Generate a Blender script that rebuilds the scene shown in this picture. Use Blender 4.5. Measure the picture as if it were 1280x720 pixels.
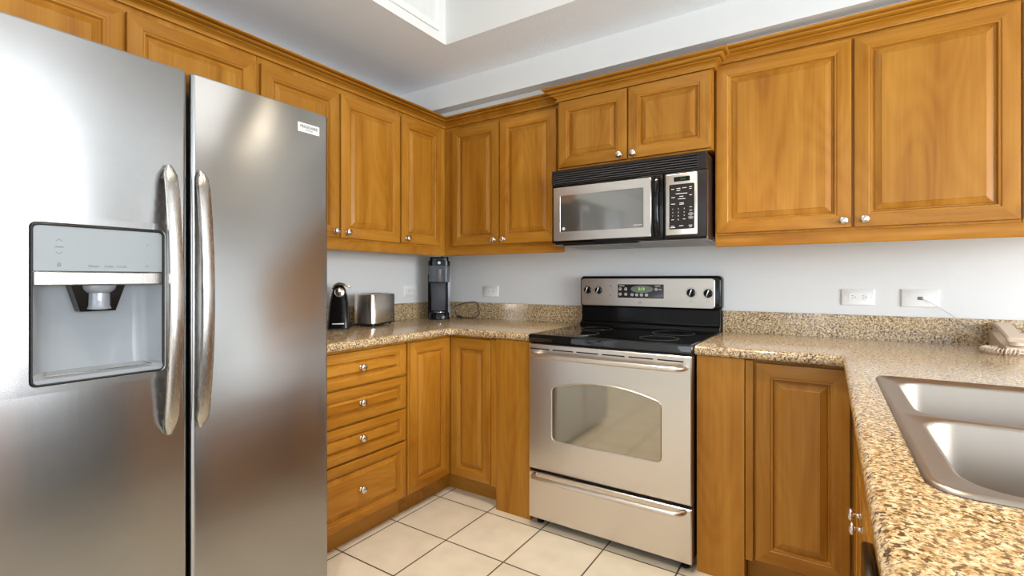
import bpy, bmesh, math, random
from mathutils import Vector, Matrix
random.seed(7)
PI = math.pi
for o in list(bpy.data.objects):
    bpy.data.objects.remove(o, do_unlink=True)
SC = bpy.context.scene
COL = SC.collection

# ------------------------------------------------------------------ camera
cam_data = bpy.data.cameras.new('camera')
cam = bpy.data.objects.new('camera', cam_data)
COL.objects.link(cam)
cam.location = (2.3717, -2.6877, 1.182)
cam.rotation_euler = (PI/2, 0, math.radians(33.035))
cam_data.sensor_width = 36.0
cam_data.lens = 608.54/1280*36.0
cam_data.shift_y = -(360-348.56)/1280
cam_data.clip_start = 0.02
SC.camera = cam

# ------------------------------------------------------------------ world, exposure, daylight
SC.view_settings.view_transform = 'Standard'
SC.view_settings.look = 'None'
SC.view_settings.gamma = 1.0
SC.view_settings.use_curve_mapping = False
SC.view_settings.exposure = 0.03
world = bpy.data.worlds.new('world'); SC.world = world
world.use_nodes = True
wb = world.node_tree.nodes['Background']
wb.inputs['Color'].default_value = (0.75, 0.87, 1.0, 1)
wb.inputs['Strength'].default_value = 2.0

def area_light(name, loc, direction, sx, sy, power, color):
    d = bpy.data.lights.new(name, 'AREA')
    d.shape = 'RECTANGLE'; d.size = sx; d.size_y = sy
    d.energy = power; d.color = color
    o = bpy.data.objects.new(name, d); COL.objects.link(o)
    o.location = loc
    o.rotation_euler = Vector(direction).to_track_quat('-Z', 'Y').to_euler()
    return o
WIN = (0.93, 0.965, 1.0)
# daylight just outside each window opening
area_light('daylight_right', (6.32, -2.25, 1.45), (-1, 0, 0), 2.3, 1.4, 215, WIN)
area_light('daylight_right', (6.32, -4.55, 1.45), (-1, 0, 0), 1.7, 1.4, 50, WIN)
area_light('daylight_rear', (3.1, -5.82, 1.25), (0, 1, 0), 2.6, 2.1, 24, WIN)
TRAY_LIGHT = 2.9
def floor_fill(loc, power, color=(1.0, 0.87, 0.70)):  # unseen spots added in the tray to brighten the floor and counters
    d = bpy.data.lights.new('floor_fill', 'SPOT'); d.energy = power; d.color = color
    d.spot_size = math.radians(88); d.spot_blend = 0.6; d.shadow_soft_size = 0.05
    o = bpy.data.objects.new('floor_fill', d); COL.objects.link(o); o.location = loc
    return o
FILL_SPOTS = ((1.50, -1.15), (1.90, -1.15), (1.50, -2.35), (1.90, -2.35))
for cx_, cy_ in FILL_SPOTS: floor_fill((cx_, cy_, 2.72), 52)

# ------------------------------------------------------------------ materials
MATS = {}
def nt(name):
    m = bpy.data.materials.new(name); m.use_nodes = True
    t = m.node_tree; b = t.nodes['Principled BSDF']
    MATS[name] = m
    return m, t, b
def setb(b, **k):
    for a, v in k.items():
        s = b.inputs[a.replace('_', ' ')]
        if isinstance(v, tuple) and len(v) == 3: v = (*v, 1)
        s.default_value = v
def plain(name, col, rough=0.5, metal=0.0, bump=0, bscale=200, **k):
    m, t, b = nt(name)
    N, L = t.nodes, t.links
    tc = N.new('ShaderNodeTexCoord'); no = N.new('ShaderNodeTexNoise')
    no.inputs['Scale'].default_value = bscale; no.inputs['Detail'].default_value = 3
    L.new(tc.outputs['Object'], no.inputs['Vector'])
    mr = N.new('ShaderNodeMapRange')
    mr.inputs['To Min'].default_value = rough*0.9; mr.inputs['To Max'].default_value = min(1, rough*1.1)
    L.new(no.outputs['Fac'], mr.inputs['Value']); L.new(mr.outputs['Result'], b.inputs['Roughness'])
    setb(b, Base_Color=col, Metallic=metal, **k)
    if bump:
        bp = N.new('ShaderNodeBump'); bp.inputs['Strength'].default_value = bump; bp.inputs['Distance'].default_value = 0.002
        L.new(no.outputs['Fac'], bp.inputs['Height']); L.new(bp.outputs['Normal'], b.inputs['Normal'])
    return m
def ramp(N, stops):
    r = N.new('ShaderNodeValToRGB')
    e = r.color_ramp.elements
    while len(e) < len(stops): e.new(0.5)
    for q, (p, c) in zip(e, stops):
        q.position = p; q.color = (*c, 1)
    return r
def wood(name, axis):
    m, t, b = nt(name); N, L = t.nodes, t.links
    tc = N.new('ShaderNodeTexCoord'); oi = N.new('ShaderNodeObjectInfo')
    mul = N.new('ShaderNodeMath'); mul.operation = 'MULTIPLY'; mul.inputs[1].default_value = 37.0
    L.new(oi.outputs['Random'], mul.inputs[0])
    add = N.new('ShaderNodeVectorMath'); add.operation = 'ADD'
    L.new(tc.outputs['Object'], add.inputs[0]); L.new(mul.outputs[0], add.inputs[1])
    def mapped(across, along):
        mp = N.new('ShaderNodeMapping')
        s = [across]*3; s['xyz'.index(axis)] = along
        mp.inputs['Scale'].default_value = s
        L.new(add.outputs[0], mp.inputs['Vector']); return mp
    n1 = N.new('ShaderNodeTexNoise'); n1.inputs['Scale'].default_value = 1; n1.inputs['Detail'].default_value = 4; n1.inputs['Distortion'].default_value = 1.2
    L.new(mapped(7, 0.9).outputs[0], n1.inputs['Vector'])
    n2 = N.new('ShaderNodeTexNoise'); n2.inputs['Scale'].default_value = 1; n2.inputs['Detail'].default_value = 5
    L.new(mapped(110, 2.4).outputs[0], n2.inputs['Vector'])
    # cathedral rings: fractured bands of a slow noise
    n3 = N.new('ShaderNodeTexNoise'); n3.inputs['Scale'].default_value = 1; n3.inputs['Detail'].default_value = 1
    L.new(mapped(4.5, 1.0).outputs[0], n3.inputs['Vector'])
    m3 = N.new('ShaderNodeMath'); m3.operation = 'MULTIPLY'; m3.inputs[1].default_value = 15
    fr = N.new('ShaderNodeMath'); fr.operation = 'PINGPONG'; fr.inputs[1].default_value = 0.5
    L.new(n3.outputs['Fac'], m3.inputs[0]); L.new(m3.outputs[0], fr.inputs[0])
    a = N.new('ShaderNodeMath'); a.operation = 'MULTIPLY_ADD'; a.inputs[1].default_value = 0.34
    L.new(n2.outputs['Fac'], a.inputs[0]); L.new(n1.outputs['Fac'], a.inputs[2])
    c = N.new('ShaderNodeMath'); c.operation = 'MULTIPLY_ADD'; c.inputs[1].default_value = 0.20
    L.new(fr.outputs[0], c.inputs[0]); L.new(a.outputs[0], c.inputs[2])
    r = ramp(N, [(0.40, (0.250, 0.080, 0.003)), (0.60, (0.35, 0.136, 0.010)), (0.78, (0.41, 0.174, 0.018)), (0.98, (0.475, 0.22, 0.030))])
    L.new(c.outputs[0], r.inputs['Fac'])
    # slight board-to-board tone
    hs = N.new('ShaderNodeHueSaturation')
    mr = N.new('ShaderNodeMapRange'); mr.inputs['To Min'].default_value = 0.90; mr.inputs['To Max'].default_value = 1.08
    L.new(oi.outputs['Random'], mr.inputs['Value']); L.new(mr.outputs[0], hs.inputs['Value'])
    L.new(r.outputs['Color'], hs.inputs['Color']); L.new(hs.outputs['Color'], b.inputs['Base Color'])
    bp = N.new('ShaderNodeBump'); bp.inputs['Strength'].default_value = 0.05; bp.inputs['Distance'].default_value = 0.001
    L.new(n2.outputs['Fac'], bp.inputs['Height']); L.new(bp.outputs['Normal'], b.inputs['Normal'])
    setb(b, Roughness=0.38, Specular_IOR_Level=0.25, Coat_Weight=0.10, Coat_Roughness=0.2)
    return m
W_Z, W_X, W_Y = wood('cherry_wood_z', 'z'), wood('cherry_wood_x', 'x'), wood('cherry_wood_y', 'y')

def granite(name):
    m, t, b = nt(name); N, L = t.nodes, t.links
    tc = N.new('ShaderNodeTexCoord')
    def noise(sc, det, rough, dist=0.0, off=0.0):
        mp = N.new('ShaderNodeMapping'); mp.inputs['Location'].default_value = (off,)*3
        n = N.new('ShaderNodeTexNoise'); n.inputs['Scale'].default_value = sc; n.inputs['Detail'].default_value = det
        n.inputs['Roughness'].default_value = rough; n.inputs['Distortion'].default_value = dist
        L.new(tc.outputs['Object'], mp.inputs[0]); L.new(mp.outputs[0], n.inputs['Vector']); return n
    base = noise(95, 3, 0.6, 0.3)
    r1 = ramp(N, [(0.34, (0.34, 0.21, 0.095)), (0.46, (0.55, 0.39, 0.20)), (0.56, (0.66, 0.52, 0.32)), (0.68, (0.76, 0.66, 0.47))])
    L.new(base.outputs['Fac'], r1.inputs['Fac'])
    dark = noise(150, 2, 0.55, 0.5, 3.7)
    r2 = ramp(N, [(0.515, (0, 0, 0)), (0.575, (1, 1, 1))]); L.new(dark.outputs['Fac'], r2.inputs['Fac'])
    brown = noise(210, 2, 0.5, 0.2, 9.1)
    r3 = ramp(N, [(0.56, (0, 0, 0)), (0.62, (1, 1, 1))]); L.new(brown.outputs['Fac'], r3.inputs['Fac'])
    big = noise(22, 2, 0.5, 0, 5.0)
    rb = ramp(N, [(0.30, (0.55, 0.55, 0.55)), (0.60, (1, 1, 1))]); L.new(big.outputs['Fac'], rb.inputs['Fac'])
    def mix(fac, a, bcol):
        x = N.new('ShaderNodeMix'); x.data_type = 'RGBA'; L.new(fac, x.inputs['Factor'])
        L.new(a, x.inputs['A']); x.inputs['B'].default_value = (*bcol, 1); return x.outputs['Result']
    c1 = mix(r3.outputs['Color'], r1.outputs['Color'], (0.30, 0.165, 0.07))
    mm = N.new('ShaderNodeMath'); mm.operation = 'MULTIPLY'; L.new(r2.outputs['Color'], mm.inputs[0]); L.new(rb.outputs['Color'], mm.inputs[1])
    c2 = mix(mm.outputs[0], c1, (0.085, 0.052, 0.032))
    L.new(c2, b.inputs['Base Color'])
    setb(b, Roughness=0.14, Specular_IOR_Level=0.6)
    return m
GRANITE = granite('speckled_granite')

def steel(name, col, rough, axis, aniso=0.0, streak=0.06, rot=0.0, wavy=0.0):
    m, t, b = nt(name); N, L = t.nodes, t.links
    tc = N.new('ShaderNodeTexCoord'); mp = N.new('ShaderNodeMapping')
    s = [420]*3; s['xyz'.index(axis)] = 5
    mp.inputs['Scale'].default_value = s
    no = N.new('ShaderNodeTexNoise'); no.inputs['Scale'].default_value = 1; no.inputs['Detail'].default_value = 2
    L.new(tc.outputs['Object'], mp.inputs[0]); L.new(mp.outputs[0], no.inputs['Vector'])
    mr = N.new('ShaderNodeMapRange'); mr.inputs['To Min'].default_value = rough-streak; mr.inputs['To Max'].default_value = rough+streak
    L.new(no.outputs['Fac'], mr.inputs['Value']); L.new(mr.outputs[0], b.inputs['Roughness'])
    setb(b, Base_Color=col, Metallic=1.0)
    if aniso:
        tg = N.new('ShaderNodeTangent'); tg.direction_type = 'RADIAL'; tg.axis = 'Z'
        L.new(tg.outputs[0], b.inputs['Tangent'])
        setb(b, Anisotropic=aniso, Anisotropic_Rotation=rot)
    if wavy:
        n2 = N.new('ShaderNodeTexNoise'); n2.inputs['Scale'].default_value = 1; n2.inputs['Detail'].default_value = 1.5
        mp2 = N.new('ShaderNodeMapping'); mp2.inputs['Scale'].default_value = (1, 1.6, 5.5)
        L.new(tc.outputs['Object'], mp2.inputs[0]); L.new(mp2.outputs[0], n2.inputs['Vector'])
        bp = N.new('ShaderNodeBump'); bp.inputs['Strength'].default_value = 1.0; bp.inputs['Distance'].default_value = wavy
        L.new(n2.outputs['Fac'], bp.inputs['Height']); L.new(bp.outputs['Normal'], b.inputs['Normal'])
    return m
STEEL_F = steel('brushed_steel_fridge', (0.385, 0.385, 0.385), 0.24, 'z', aniso=0.55, rot=0.25, streak=0.015, wavy=0.002)
STEEL_H = steel('satin_steel_handle', (0.46, 0.435, 0.405), 0.27, 'z', streak=0.02)
STEEL_R = steel('brushed_steel_range', (0.72, 0.66, 0.60), 0.30, 'x', streak=0.02)
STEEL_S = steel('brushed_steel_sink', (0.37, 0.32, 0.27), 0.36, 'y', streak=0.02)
STEEL_T = steel('brushed_steel_toaster', (0.90, 0.82, 0.73), 0.26, 'z', streak=0.02)
NICKEL = plain('satin_nickel', (0.72, 0.66, 0.60), 0.22, 1.0)
CHROME = plain('chrome', (0.8, 0.8, 0.8), 0.08, 1.0)
BLACK = plain('black_gloss_plastic', (0.005, 0.0045, 0.0045), 0.12, Specular_IOR_Level=0.25)
BLACKM = plain('black_matte_plastic', (0.012, 0.011, 0.011), 0.45)
DARKG = plain('dark_grey_plastic', (0.020, 0.016, 0.015), 0.3, Specular_IOR_Level=0.25)
GLASSTOP = plain('ceramic_cooktop_glass', (0.006, 0.006, 0.006), 0.05, Specular_IOR_Level=0.8)
OVENGL = plain('oven_window_glass', (0.42, 0.37, 0.29), 0.07, 0.85)
MICROGL = plain('microwave_window_glass', (0.27, 0.255, 0.235), 0.08, 0.85)
GREYP = plain('grey_panel_plastic', (0.26, 0.285, 0.30), 0.35, 0.0, Specular_IOR_Level=0.1)
GREYC = plain('dispenser_grey_plastic', (0.24, 0.26, 0.28), 0.16, 0.0, Specular_IOR_Level=0.12)
MIDG = plain('printed_grey', (0.16, 0.17, 0.18), 0.5)
WHITEP = plain('white_plastic', (0.80, 0.80, 0.78), 0.35)
WHITEPR = plain('printed_white', (0.80, 0.78, 0.75), 0.5)
BEIGE = plain('beige_phone_plastic', (0.66, 0.53, 0.40), 0.4)
SILVERB = plain('silver_badge', (0.72, 0.72, 0.72), 0.4, 0.3)
RINGP = plain('burner_ring_print', (0.10, 0.10, 0.10), 0.3)
WALLP = plain('white_wall_paint', (0.72, 0.73, 0.725), 0.6, 0, bump=0.15, bscale=140)
CEILP = plain('textured_ceiling_paint', (0.82, 0.88, 0.95), 0.8, 0, bump=0.9, bscale=75)
TRIMP = plain('white_trim_paint', (0.76, 0.76, 0.745), 0.5)
SOFFP = plain('soffit_paint', (0.72, 0.73, 0.725), 0.6, 0, bump=0.15, bscale=140)

def clear(name, col, alpha_t=0.85):
    m, t, b = nt(name)
    setb(b, Base_Color=col, Roughness=0.05, Transmission_Weight=alpha_t, IOR=1.2)
    return m
CLEAR = clear('clear_tinted_plastic', (0.5, 0.55, 0.62))
GLASS = clear('window_glass', (1, 1, 1), 1.0)
def emit(name, col, s):
    m, t, b = nt(name); setb(b, Base_Color=(0, 0, 0), Emission_Color=col, Emission_Strength=s); return m
LEDG = emit('green_display_digits', (0.35, 1.0, 0.05), 1.4)
LEDD = emit('dim_green_digits', (0.15, 0.6, 0.1), 0.35)
PANEL = emit('fluorescent_diffuser', (1.0, 0.97, 0.92), TRAY_LIGHT)
SPOT = emit('downlight_lamp', (1.0, 0.82, 0.55), 7.0)

def tile_mat():
    m, t, b = nt('ceramic_floor_tile'); N, L = t.nodes, t.links
    tc = N.new('ShaderNodeTexCoord')
    mp = N.new('ShaderNodeMapping'); S = 0.3135
    mp.inputs['Location'].default_value = (-0.607/S+20, 0.6885/S+40, 0)
    mp.inputs['Scale'].default_value = (1/S, 1/0.3165, 1)
    mp.inputs['Location'].default_value = (-0.607/S+20, 0.6885/0.3165+40, 0)
    L.new(tc.outputs['Object'], mp.inputs[0])
    br = N.new('ShaderNodeTexBrick'); br.offset = 0; br.squash = 1
    br.inputs['Scale'].default_value = 1; br.inputs['Brick Width'].default_value = 1; br.inputs['Row Height'].default_value = 1
    br.inputs['Mortar Size'].default_value = 0.011; br.inputs['Mortar Smooth'].default_value = 0.1
    br.inputs['Color1'].default_value = (0.72, 0.65, 0.53, 1); br.inputs['Color2'].default_value = (0.76, 0.69, 0.57, 1)
    br.inputs['Mortar'].default_value = (0.085, 0.06, 0.04, 1)
    L.new(mp.outputs[0], br.inputs['Vector'])
    no = N.new('ShaderNodeTexNoise'); no.inputs['Scale'].default_value = 9; no.inputs['Detail'].default_value = 5
    L.new(tc.outputs['Object'], no.inputs['Vector'])
    r = ramp(N, [(0.35, (0.90, 0.90, 0.88)), (0.65, (1, 1, 1))])
    L.new(no.outputs['Fac'], r.inputs['Fac'])
    mx = N.new('ShaderNodeMix'); mx.data_type = 'RGBA'; mx.blend_type = 'MULTIPLY'; mx.inputs['Factor'].default_value = 1
    L.new(br.outputs['Color'], mx.inputs['A']); L.new(r.outputs['Color'], mx.inputs['B'])
    L.new(mx.outputs['Result'], b.inputs['Base Color'])
    bp = N.new('ShaderNodeBump'); bp.inputs['Strength'].default_value = 0.6; bp.inputs['Distance'].default_value = 0.002; bp.invert = True
    L.new(br.outputs['Fac'], bp.inputs['Height']); L.new(bp.outputs['Normal'], b.inputs['Normal'])
    setb(b, Roughness=0.33)
    return m
TILE = tile_mat()

# ------------------------------------------------------------------ mesh helpers
class Mesh:
    def __init__(s): s.bm = bmesh.new(); s.mi = 0
    def face(s, vs):
        try:
            f = s.bm.faces.new(vs); f.material_index = s.mi; return f
        except ValueError: return None
    def box(s, p0, p1, bev=0, seg=2):
        x0, x1 = sorted((p0[0], p1[0])); y0, y1 = sorted((p0[1], p1[1])); z0, z1 = sorted((p0[2], p1[2]))
        v = [s.bm.verts.new(c) for c in ((x0,y0,z0),(x1,y0,z0),(x1,y1,z0),(x0,y1,z0),(x0,y0,z1),(x1,y0,z1),(x1,y1,z1),(x0,y1,z1))]
        fs = [s.face([v[i] for i in q]) for q in ((3,2,1,0),(4,5,6,7),(0,1,5,4),(1,2,6,5),(2,3,7,6),(3,0,4,7))]
        if bev:
            ed = list({e for f in fs for e in f.edges})
            r = bmesh.ops.bevel(s.bm, geom=ed, offset=bev, segments=seg, profile=0.5, affect='EDGES')
            for f in r['faces']: f.material_index = s.mi
        return s
    def rings(s, loops, cap0=True, cap1=True, closed=True):
        rows = [[s.bm.verts.new(p) for p in lp] for lp in loops]
        for a, b in zip(rows, rows[1:]):
            n = len(a)
            for i in range(n if closed else n-1):
                j = (i+1) % n
                s.face([a[i], a[j], b[j], b[i]])
        if cap0: s.face(rows[0][::-1])
        if cap1: s.face(rows[-1])
        return s
    def lathe(s, prof, origin, axis=(0,0,1), n=20, hollow=False):
        ax = Vector(axis).normalized(); q = ax.to_track_quat('Z', 'Y'); o = Vector(origin)
        loops = []
        for r, h in prof:
            r = max(r, 1e-5)
            loops.append([o + q @ Vector((r*math.cos(2*PI*i/n), r*math.sin(2*PI*i/n), h)) for i in range(n)])
        if hollow: return s.rings(loops+[loops[0]], False, False)
        return s.rings(loops)
    def sweep(s, pts, rad, n=10, flat=None, caps=True, up=(0,0,1)):
        """tube along pts; rad a number or list; flat=(a,b) scales across side/up"""
        pts = [Vector(p) for p in pts]; loops = []; N = len(pts)
        side = None
        for i, p in enumerate(pts):
            t = (pts[min(i+1, N-1)] - pts[max(i-1, 0)]).normalized()
            if side is None:
                u = Vector(up)
                if abs(t.dot(u)) > 0.95: u = Vector((1,0,0)) if abs(t.x) < 0.9 else Vector((0,1,0))
                side = t.cross(u).normalized()
            else:
                side = (side - t*side.dot(t)).normalized()
            u2 = side.cross(t).normalized()
            r = rad[i] if isinstance(rad, (list, tuple)) else rad
            fa, fb = flat if flat else (1, 1)
            loops.append([p + side*(r*fa*math.cos(2*PI*k/n)) + u2*(r*fb*math.sin(2*PI*k/n)) for k in range(n)])
        return s.rings(loops, caps, caps)
    def prism(s, poly, z0, z1):
        return s.rings([[Vector((x, y, z0)) for x, y in poly], [Vector((x, y, z1)) for x, y in poly]])
    def miter(s, path, prof, side=1):
        """sweep a (out, z) profile along an open plan path with mitred corners"""
        P = [Vector((x, y)) for x, y in path]; loops = []
        for i, p in enumerate(P):
            d0 = (P[i]-P[i-1]).normalized() if i > 0 else None
            d1 = (P[i+1]-P[i]).normalized() if i < len(P)-1 else None
            n0 = Vector((d0.y, -d0.x))*side if d0 is not None else None
            n1 = Vector((d1.y, -d1.x))*side if d1 is not None else None
            if n0 is None: m = n1
            elif n1 is None: m = n0
            else:
                m = (n0+n1); m = m / (m.dot(n0))
            loops.append([Vector((p.x+m.x*w, p.y+m.y*w, z)) for w, z in prof])
        return s.rings(loops)

def wloc(p):
    v = Vector((0,0,0))
    while p is not None: v += p.location; p = p.parent
    return v
def obj(name, m, mats, parent=None, local=False, smooth=35):
    bm = m.bm
    bmesh.ops.remove_doubles(bm, verts=bm.verts, dist=1e-6)
    bmesh.ops.recalc_face_normals(bm, faces=bm.faces)
    if parent is not None and not local:
        bmesh.ops.translate(bm, verts=bm.verts, vec=-wloc(parent))
    me = bpy.data.meshes.new(name); bm.to_mesh(me); bm.free()
    if not isinstance(mats, (list, tuple)): mats = [mats]
    for k in mats: me.materials.append(k)
    for p in me.polygons: p.use_smooth = True
    me.set_sharp_from_angle(angle=math.radians(smooth))
    o = bpy.data.objects.new(name, me); COL.objects.link(o)
    if parent is not None: o.parent = parent
    return o
def thing(name, label, cat, loc=(0,0,0), rotz=0, group=None):
    o = bpy.data.objects.new(name, None); COL.objects.link(o)
    o.empty_display_size = 0.05
    o.location = loc; o.rotation_euler = (0,0,rotz); tag(o, label, cat, group); return o
def tag(o, label, cat, group=None):
    o['label'] = label; o['category'] = cat
    if group: o['group'] = group
    return o
def struct(name, m, mats, label=None, parent=None):
    o = obj(name, m, mats, parent)
    if parent is None: o['kind'] = 'structure'
    if label: o['label'] = label
    return o
def text(name, s, size, loc, u, v, mat, parent, local=False, ext=0.0004, align='CENTER'):
    cu = bpy.data.curves.new(name, 'FONT'); cu.body = s; cu.size = size; cu.extrude = ext
    cu.align_x = align; cu.align_y = 'CENTER'; cu.resolution_u = 3
    tmp = bpy.data.objects.new(name+'_tmp', cu)
    me = bpy.data.meshes.new_from_object(tmp)
    bpy.data.objects.remove(tmp)
    u = Vector(u).normalized(); v = Vector(v).normalized(); w = u.cross(v)
    M = Matrix(((u.x, v.x, w.x, 0), (u.y, v.y, w.y, 0), (u.z, v.z, w.z, 0), (0,0,0,1)))
    off = Vector(loc) - (Vector((0,0,0)) if (local or parent is None) else wloc(parent))
    me.transform(Matrix.Translation(off) @ M)
    me.materials.clear(); me.materials.append(mat); me.name = name
    o = bpy.data.objects.new(name, me); COL.objects.link(o)
    if parent is not None: o.parent = parent
    return o
def rrect(x0, x1, y0, y1, r, seg=5):
    """rounded rectangle loop in 2D, r one radius or four (++ , -+ , -- , +-)"""
    if not isinstance(r, (list, tuple)): r = [r]*4
    out = []
    for (cx, cy, sx, sy, a0), q in zip(((x1,y1,1,1,0),(x0,y1,-1,1,90),(x0,y0,-1,-1,180),(x1,y0,1,-1,270)), r):
        q = max(q, 1e-4)
        for k in range(seg+1):
            a = math.radians(a0 + 90*k/seg)
            out.append((cx - sx*q + q*math.cos(a), cy - sy*q + q*math.sin(a)))
    return out

class Frame:
    """a wall-facing frame: u across, z up, w outward"""
    def __init__(s, face):
        if face == 'back':   s.f = lambda u, z, w: Vector((u, -w, z))     # faces -y
        elif face == 'left': s.f = lambda u, z, w: Vector((w, u, z))      # faces +x
        elif face == 'pen':  s.f = lambda u, z, w: Vector((-w, u, z))     # faces -x (w = -x)
        s.h = W_X if face == 'back' else W_Y
        s.n = s.f(0,0,1) - s.f(0,0,0)
    def __call__(s, *a): return s.f(*a)
BK, LF, PN = Frame('back'), Frame('left'), Frame('pen')

def panel_door(fr, u0, u1, z0, z1, w, parent, frame=0.055, thick=0.019, name='door', flip=False):
    """raised-panel front: mitred frame, bead, groove, bevelled raised field; w = front plane"""
    u0, u1 = sorted((u0, u1))
    m = Mesh()
    fw = min(frame, 0.28*(u1-u0), 0.28*(z1-z0))
    bev = 0.030 if (z1-z0) > 0.2 and (u1-u0) > 0.2 else 0.018
    prof = [(0, -thick), (0, -0.004), (0.0015, -0.001), (0.005, 0.0), (fw-0.009, 0.0), (fw-0.006, -0.0025), (fw, -0.0025),
            (fw+0.002, -0.008), (fw+0.005, -0.0125), (fw+0.009, -0.0125), (fw+0.011, -0.0095), (fw+bev, -0.0025), (fw+bev+0.0015, -0.0008)]
    loops = []
    for ins, d in prof:
        loops.append([fr(u0+ins, z0+ins, w+d), fr(u1-ins, z0+ins, w+d), fr(u1-ins, z1-ins, w+d), fr(u0+ins, z1-ins, w+d)])
    rows = [[m.bm.verts.new(p) for p in lp] for lp in loops]
    for k, (a, b) in enumerate(zip(rows, rows[1:])):
        for i in range(4):
            j = (i+1) % 4
            m.mi = 1 if i in (0, 2) and k < 8 else 0
            m.face([a[i], a[j], b[j], b[i]])
    m.mi = 0
    m.face(rows[0][::-1])
    if flip: m.mi = 1
    m.face(rows[-1])
    return obj(name, m, [W_Z, fr.h] if not flip else [W_Z, fr.h], parent, smooth=20)
def drawer_front(fr, u0, u1, z0, z1, w, parent):
    d = panel_door(fr, u0, u1, z0, z1, w, parent, frame=0.040, name='drawer_front', flip=True)
    return d
KNOB = [(0.0095, 0), (0.0095, 0.002), (0.006, 0.004), (0.0048, 0.008), (0.0055, 0.013), (0.010, 0.0155), (0.0155, 0.0185), (0.0168, 0.022), (0.0150, 0.0262), (0.0095, 0.029), (0.0, 0.030)]
def knob(fr, u, z, w, parent):
    return obj('knob', Mesh().lathe(KNOB, fr(u, z, w-0.0005), fr.n, 24), NICKEL, parent, smooth=50)
def bxf(m, fr, u0, u1, z0, z1, w0, w1, bev=0):
    a = fr(u0, z0, w0); b = fr(u1, z1, w1); return m.box(a, b, bev)

# ------------------------------------------------------------------ room shell
ZC = 2.382
RX, RY = 6.2, -5.7
struct('floor', Mesh().box((-0.1, RY-0.1, -0.08), (RX+0.1, 0.1, 0)), TILE)
struct('wall_back', Mesh().box((-0.1, 0, 0), (RX+0.1, 0.1, 2.9)), WALLP)
struct('wall_left', Mesh().box((-0.1, RY, 0), (0, 0, 2.9)), WALLP)
# right wall with two window openings, rear wall with one wide opening
def wall_holes(axis, c0, c1, a0, a1, z1, holes):
    m = Mesh()
    def bx(p, q, za, zb):
        if axis == 'x': m.box((c0, p, za), (c1, q, zb))
        else: m.box((p, c0, za), (q, c1, zb))
    cur = a0
    for h0, h1, hz0, hz1 in sorted(holes):
        bx(cur, h0, 0, z1); bx(h0, h1, 0, hz0) if hz0 > 0 else None; bx(h0, h1, hz1, z1); cur = h1
    bx(cur, a1, 0, z1); return m
struct('wall_right', wall_holes('x', RX, RX+0.1, RY, 0, 2.9, [(-3.4, -1.1, 0.75, 2.15), (-5.4, -3.7, 0.75, 2.15)]), WALLP)
struct('wall_rear', wall_holes('y', RY-0.1, RY, 0, RX, 2.9, [(1.8, 4.4, 0.2, 2.3)]), WALLP)
def window(n, axis, c, a0, a1, z0, z1, cols):
    m = Mesh(); w = 0.05
    def bx(p, q, za, zb, t=0.04):
        if axis == 'x': m.box((c-t/2, p, za), (c+t/2, q, zb))
        else: m.box((p, c-t/2, za), (q, c+t/2, zb))
    bx(a0, a0+w, z0, z1); bx(a1-w, a1, z0, z1); bx(a0+w, a1-w, z0, z0+w); bx(a0+w, a1-w, z1-w, z1)
    for k in range(1, cols): 
        x = a0+(a1-a0)*k/cols; bx(x-0.02, x+0.02, z0+w, z1-w)
    zm = (z0+z1)/2; bx(a0+w, a1-w, zm-0.015, zm+0.015, 0.03)
    f = struct('window_%d' % n, m, TRIMP)
    return f
window(1, 'x', RX+0.05, -3.4, -1.1, 0.75, 2.15, 3)
window(2, 'x', RX+0.05, -5.4, -3.7, 0.75, 2.15, 2)
window(3, 'y', RY-0.05, 1.8, 4.4, 0.2, 2.3, 3)
# ceiling with a raised tray over the middle of the kitchen
TX0, TX1, TY0, TY1, TZ = 0.720, 2.75, -0.775, -2.75, 2.75
m = Mesh()
m.box((0, 0, ZC), (TX0, RY, ZC+0.02)); m.box((TX1, 0, ZC), (RX, RY, ZC+0.02))
m.box((TX0, 0, ZC), (TX1, TY0, ZC+0.02)); m.box((TX0, TY1, ZC), (TX1, RY, ZC+0.02))
struct('ceiling', m, CEILP)
m = Mesh(); T = 0.04
m.box((TX0-T, TY0+T, ZC+0.02), (TX0, TY1-T, TZ)); m.box((TX1, TY0+T, ZC+0.02), (TX1+T, TY1-T, TZ))
m.box((TX0, TY0, ZC+0.02), (TX1, TY0+T, TZ)); m.box((TX0, TY1-T, ZC+0.02), (TX1, TY1, TZ))
m.box((TX0-T, TY0+T, TZ), (TX1+T, TY1-T, TZ+0.03))
# thin white lining so the cut edge of the ceiling is painted like the tray sides
m.box((TX0, TY0-0.004, ZC), (TX1, TY0, ZC+0.02)); m.box((TX0, TY0-0.004, ZC), (TX0+0.004, TY1, ZC+0.02))
m.box((TX0, TY1, ZC), (TX1, TY1+0.004, ZC+0.02)); m.box((TX1-0.004, TY0, ZC), (TX1, TY1, ZC+0.02))
struct('trim_1', m, TRIMP, 'white painted raised ceiling tray')
# soffit above the back cabinets
m = Mesh(); m.box((0, 0, 2.230), (RX, -0.413, ZC)); m.box((0, 0, 2.155), (RX, -0.34, 2.2295))
struct('trim_2', m, SOFFP, 'white soffit above the back wall cabinets')

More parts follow.
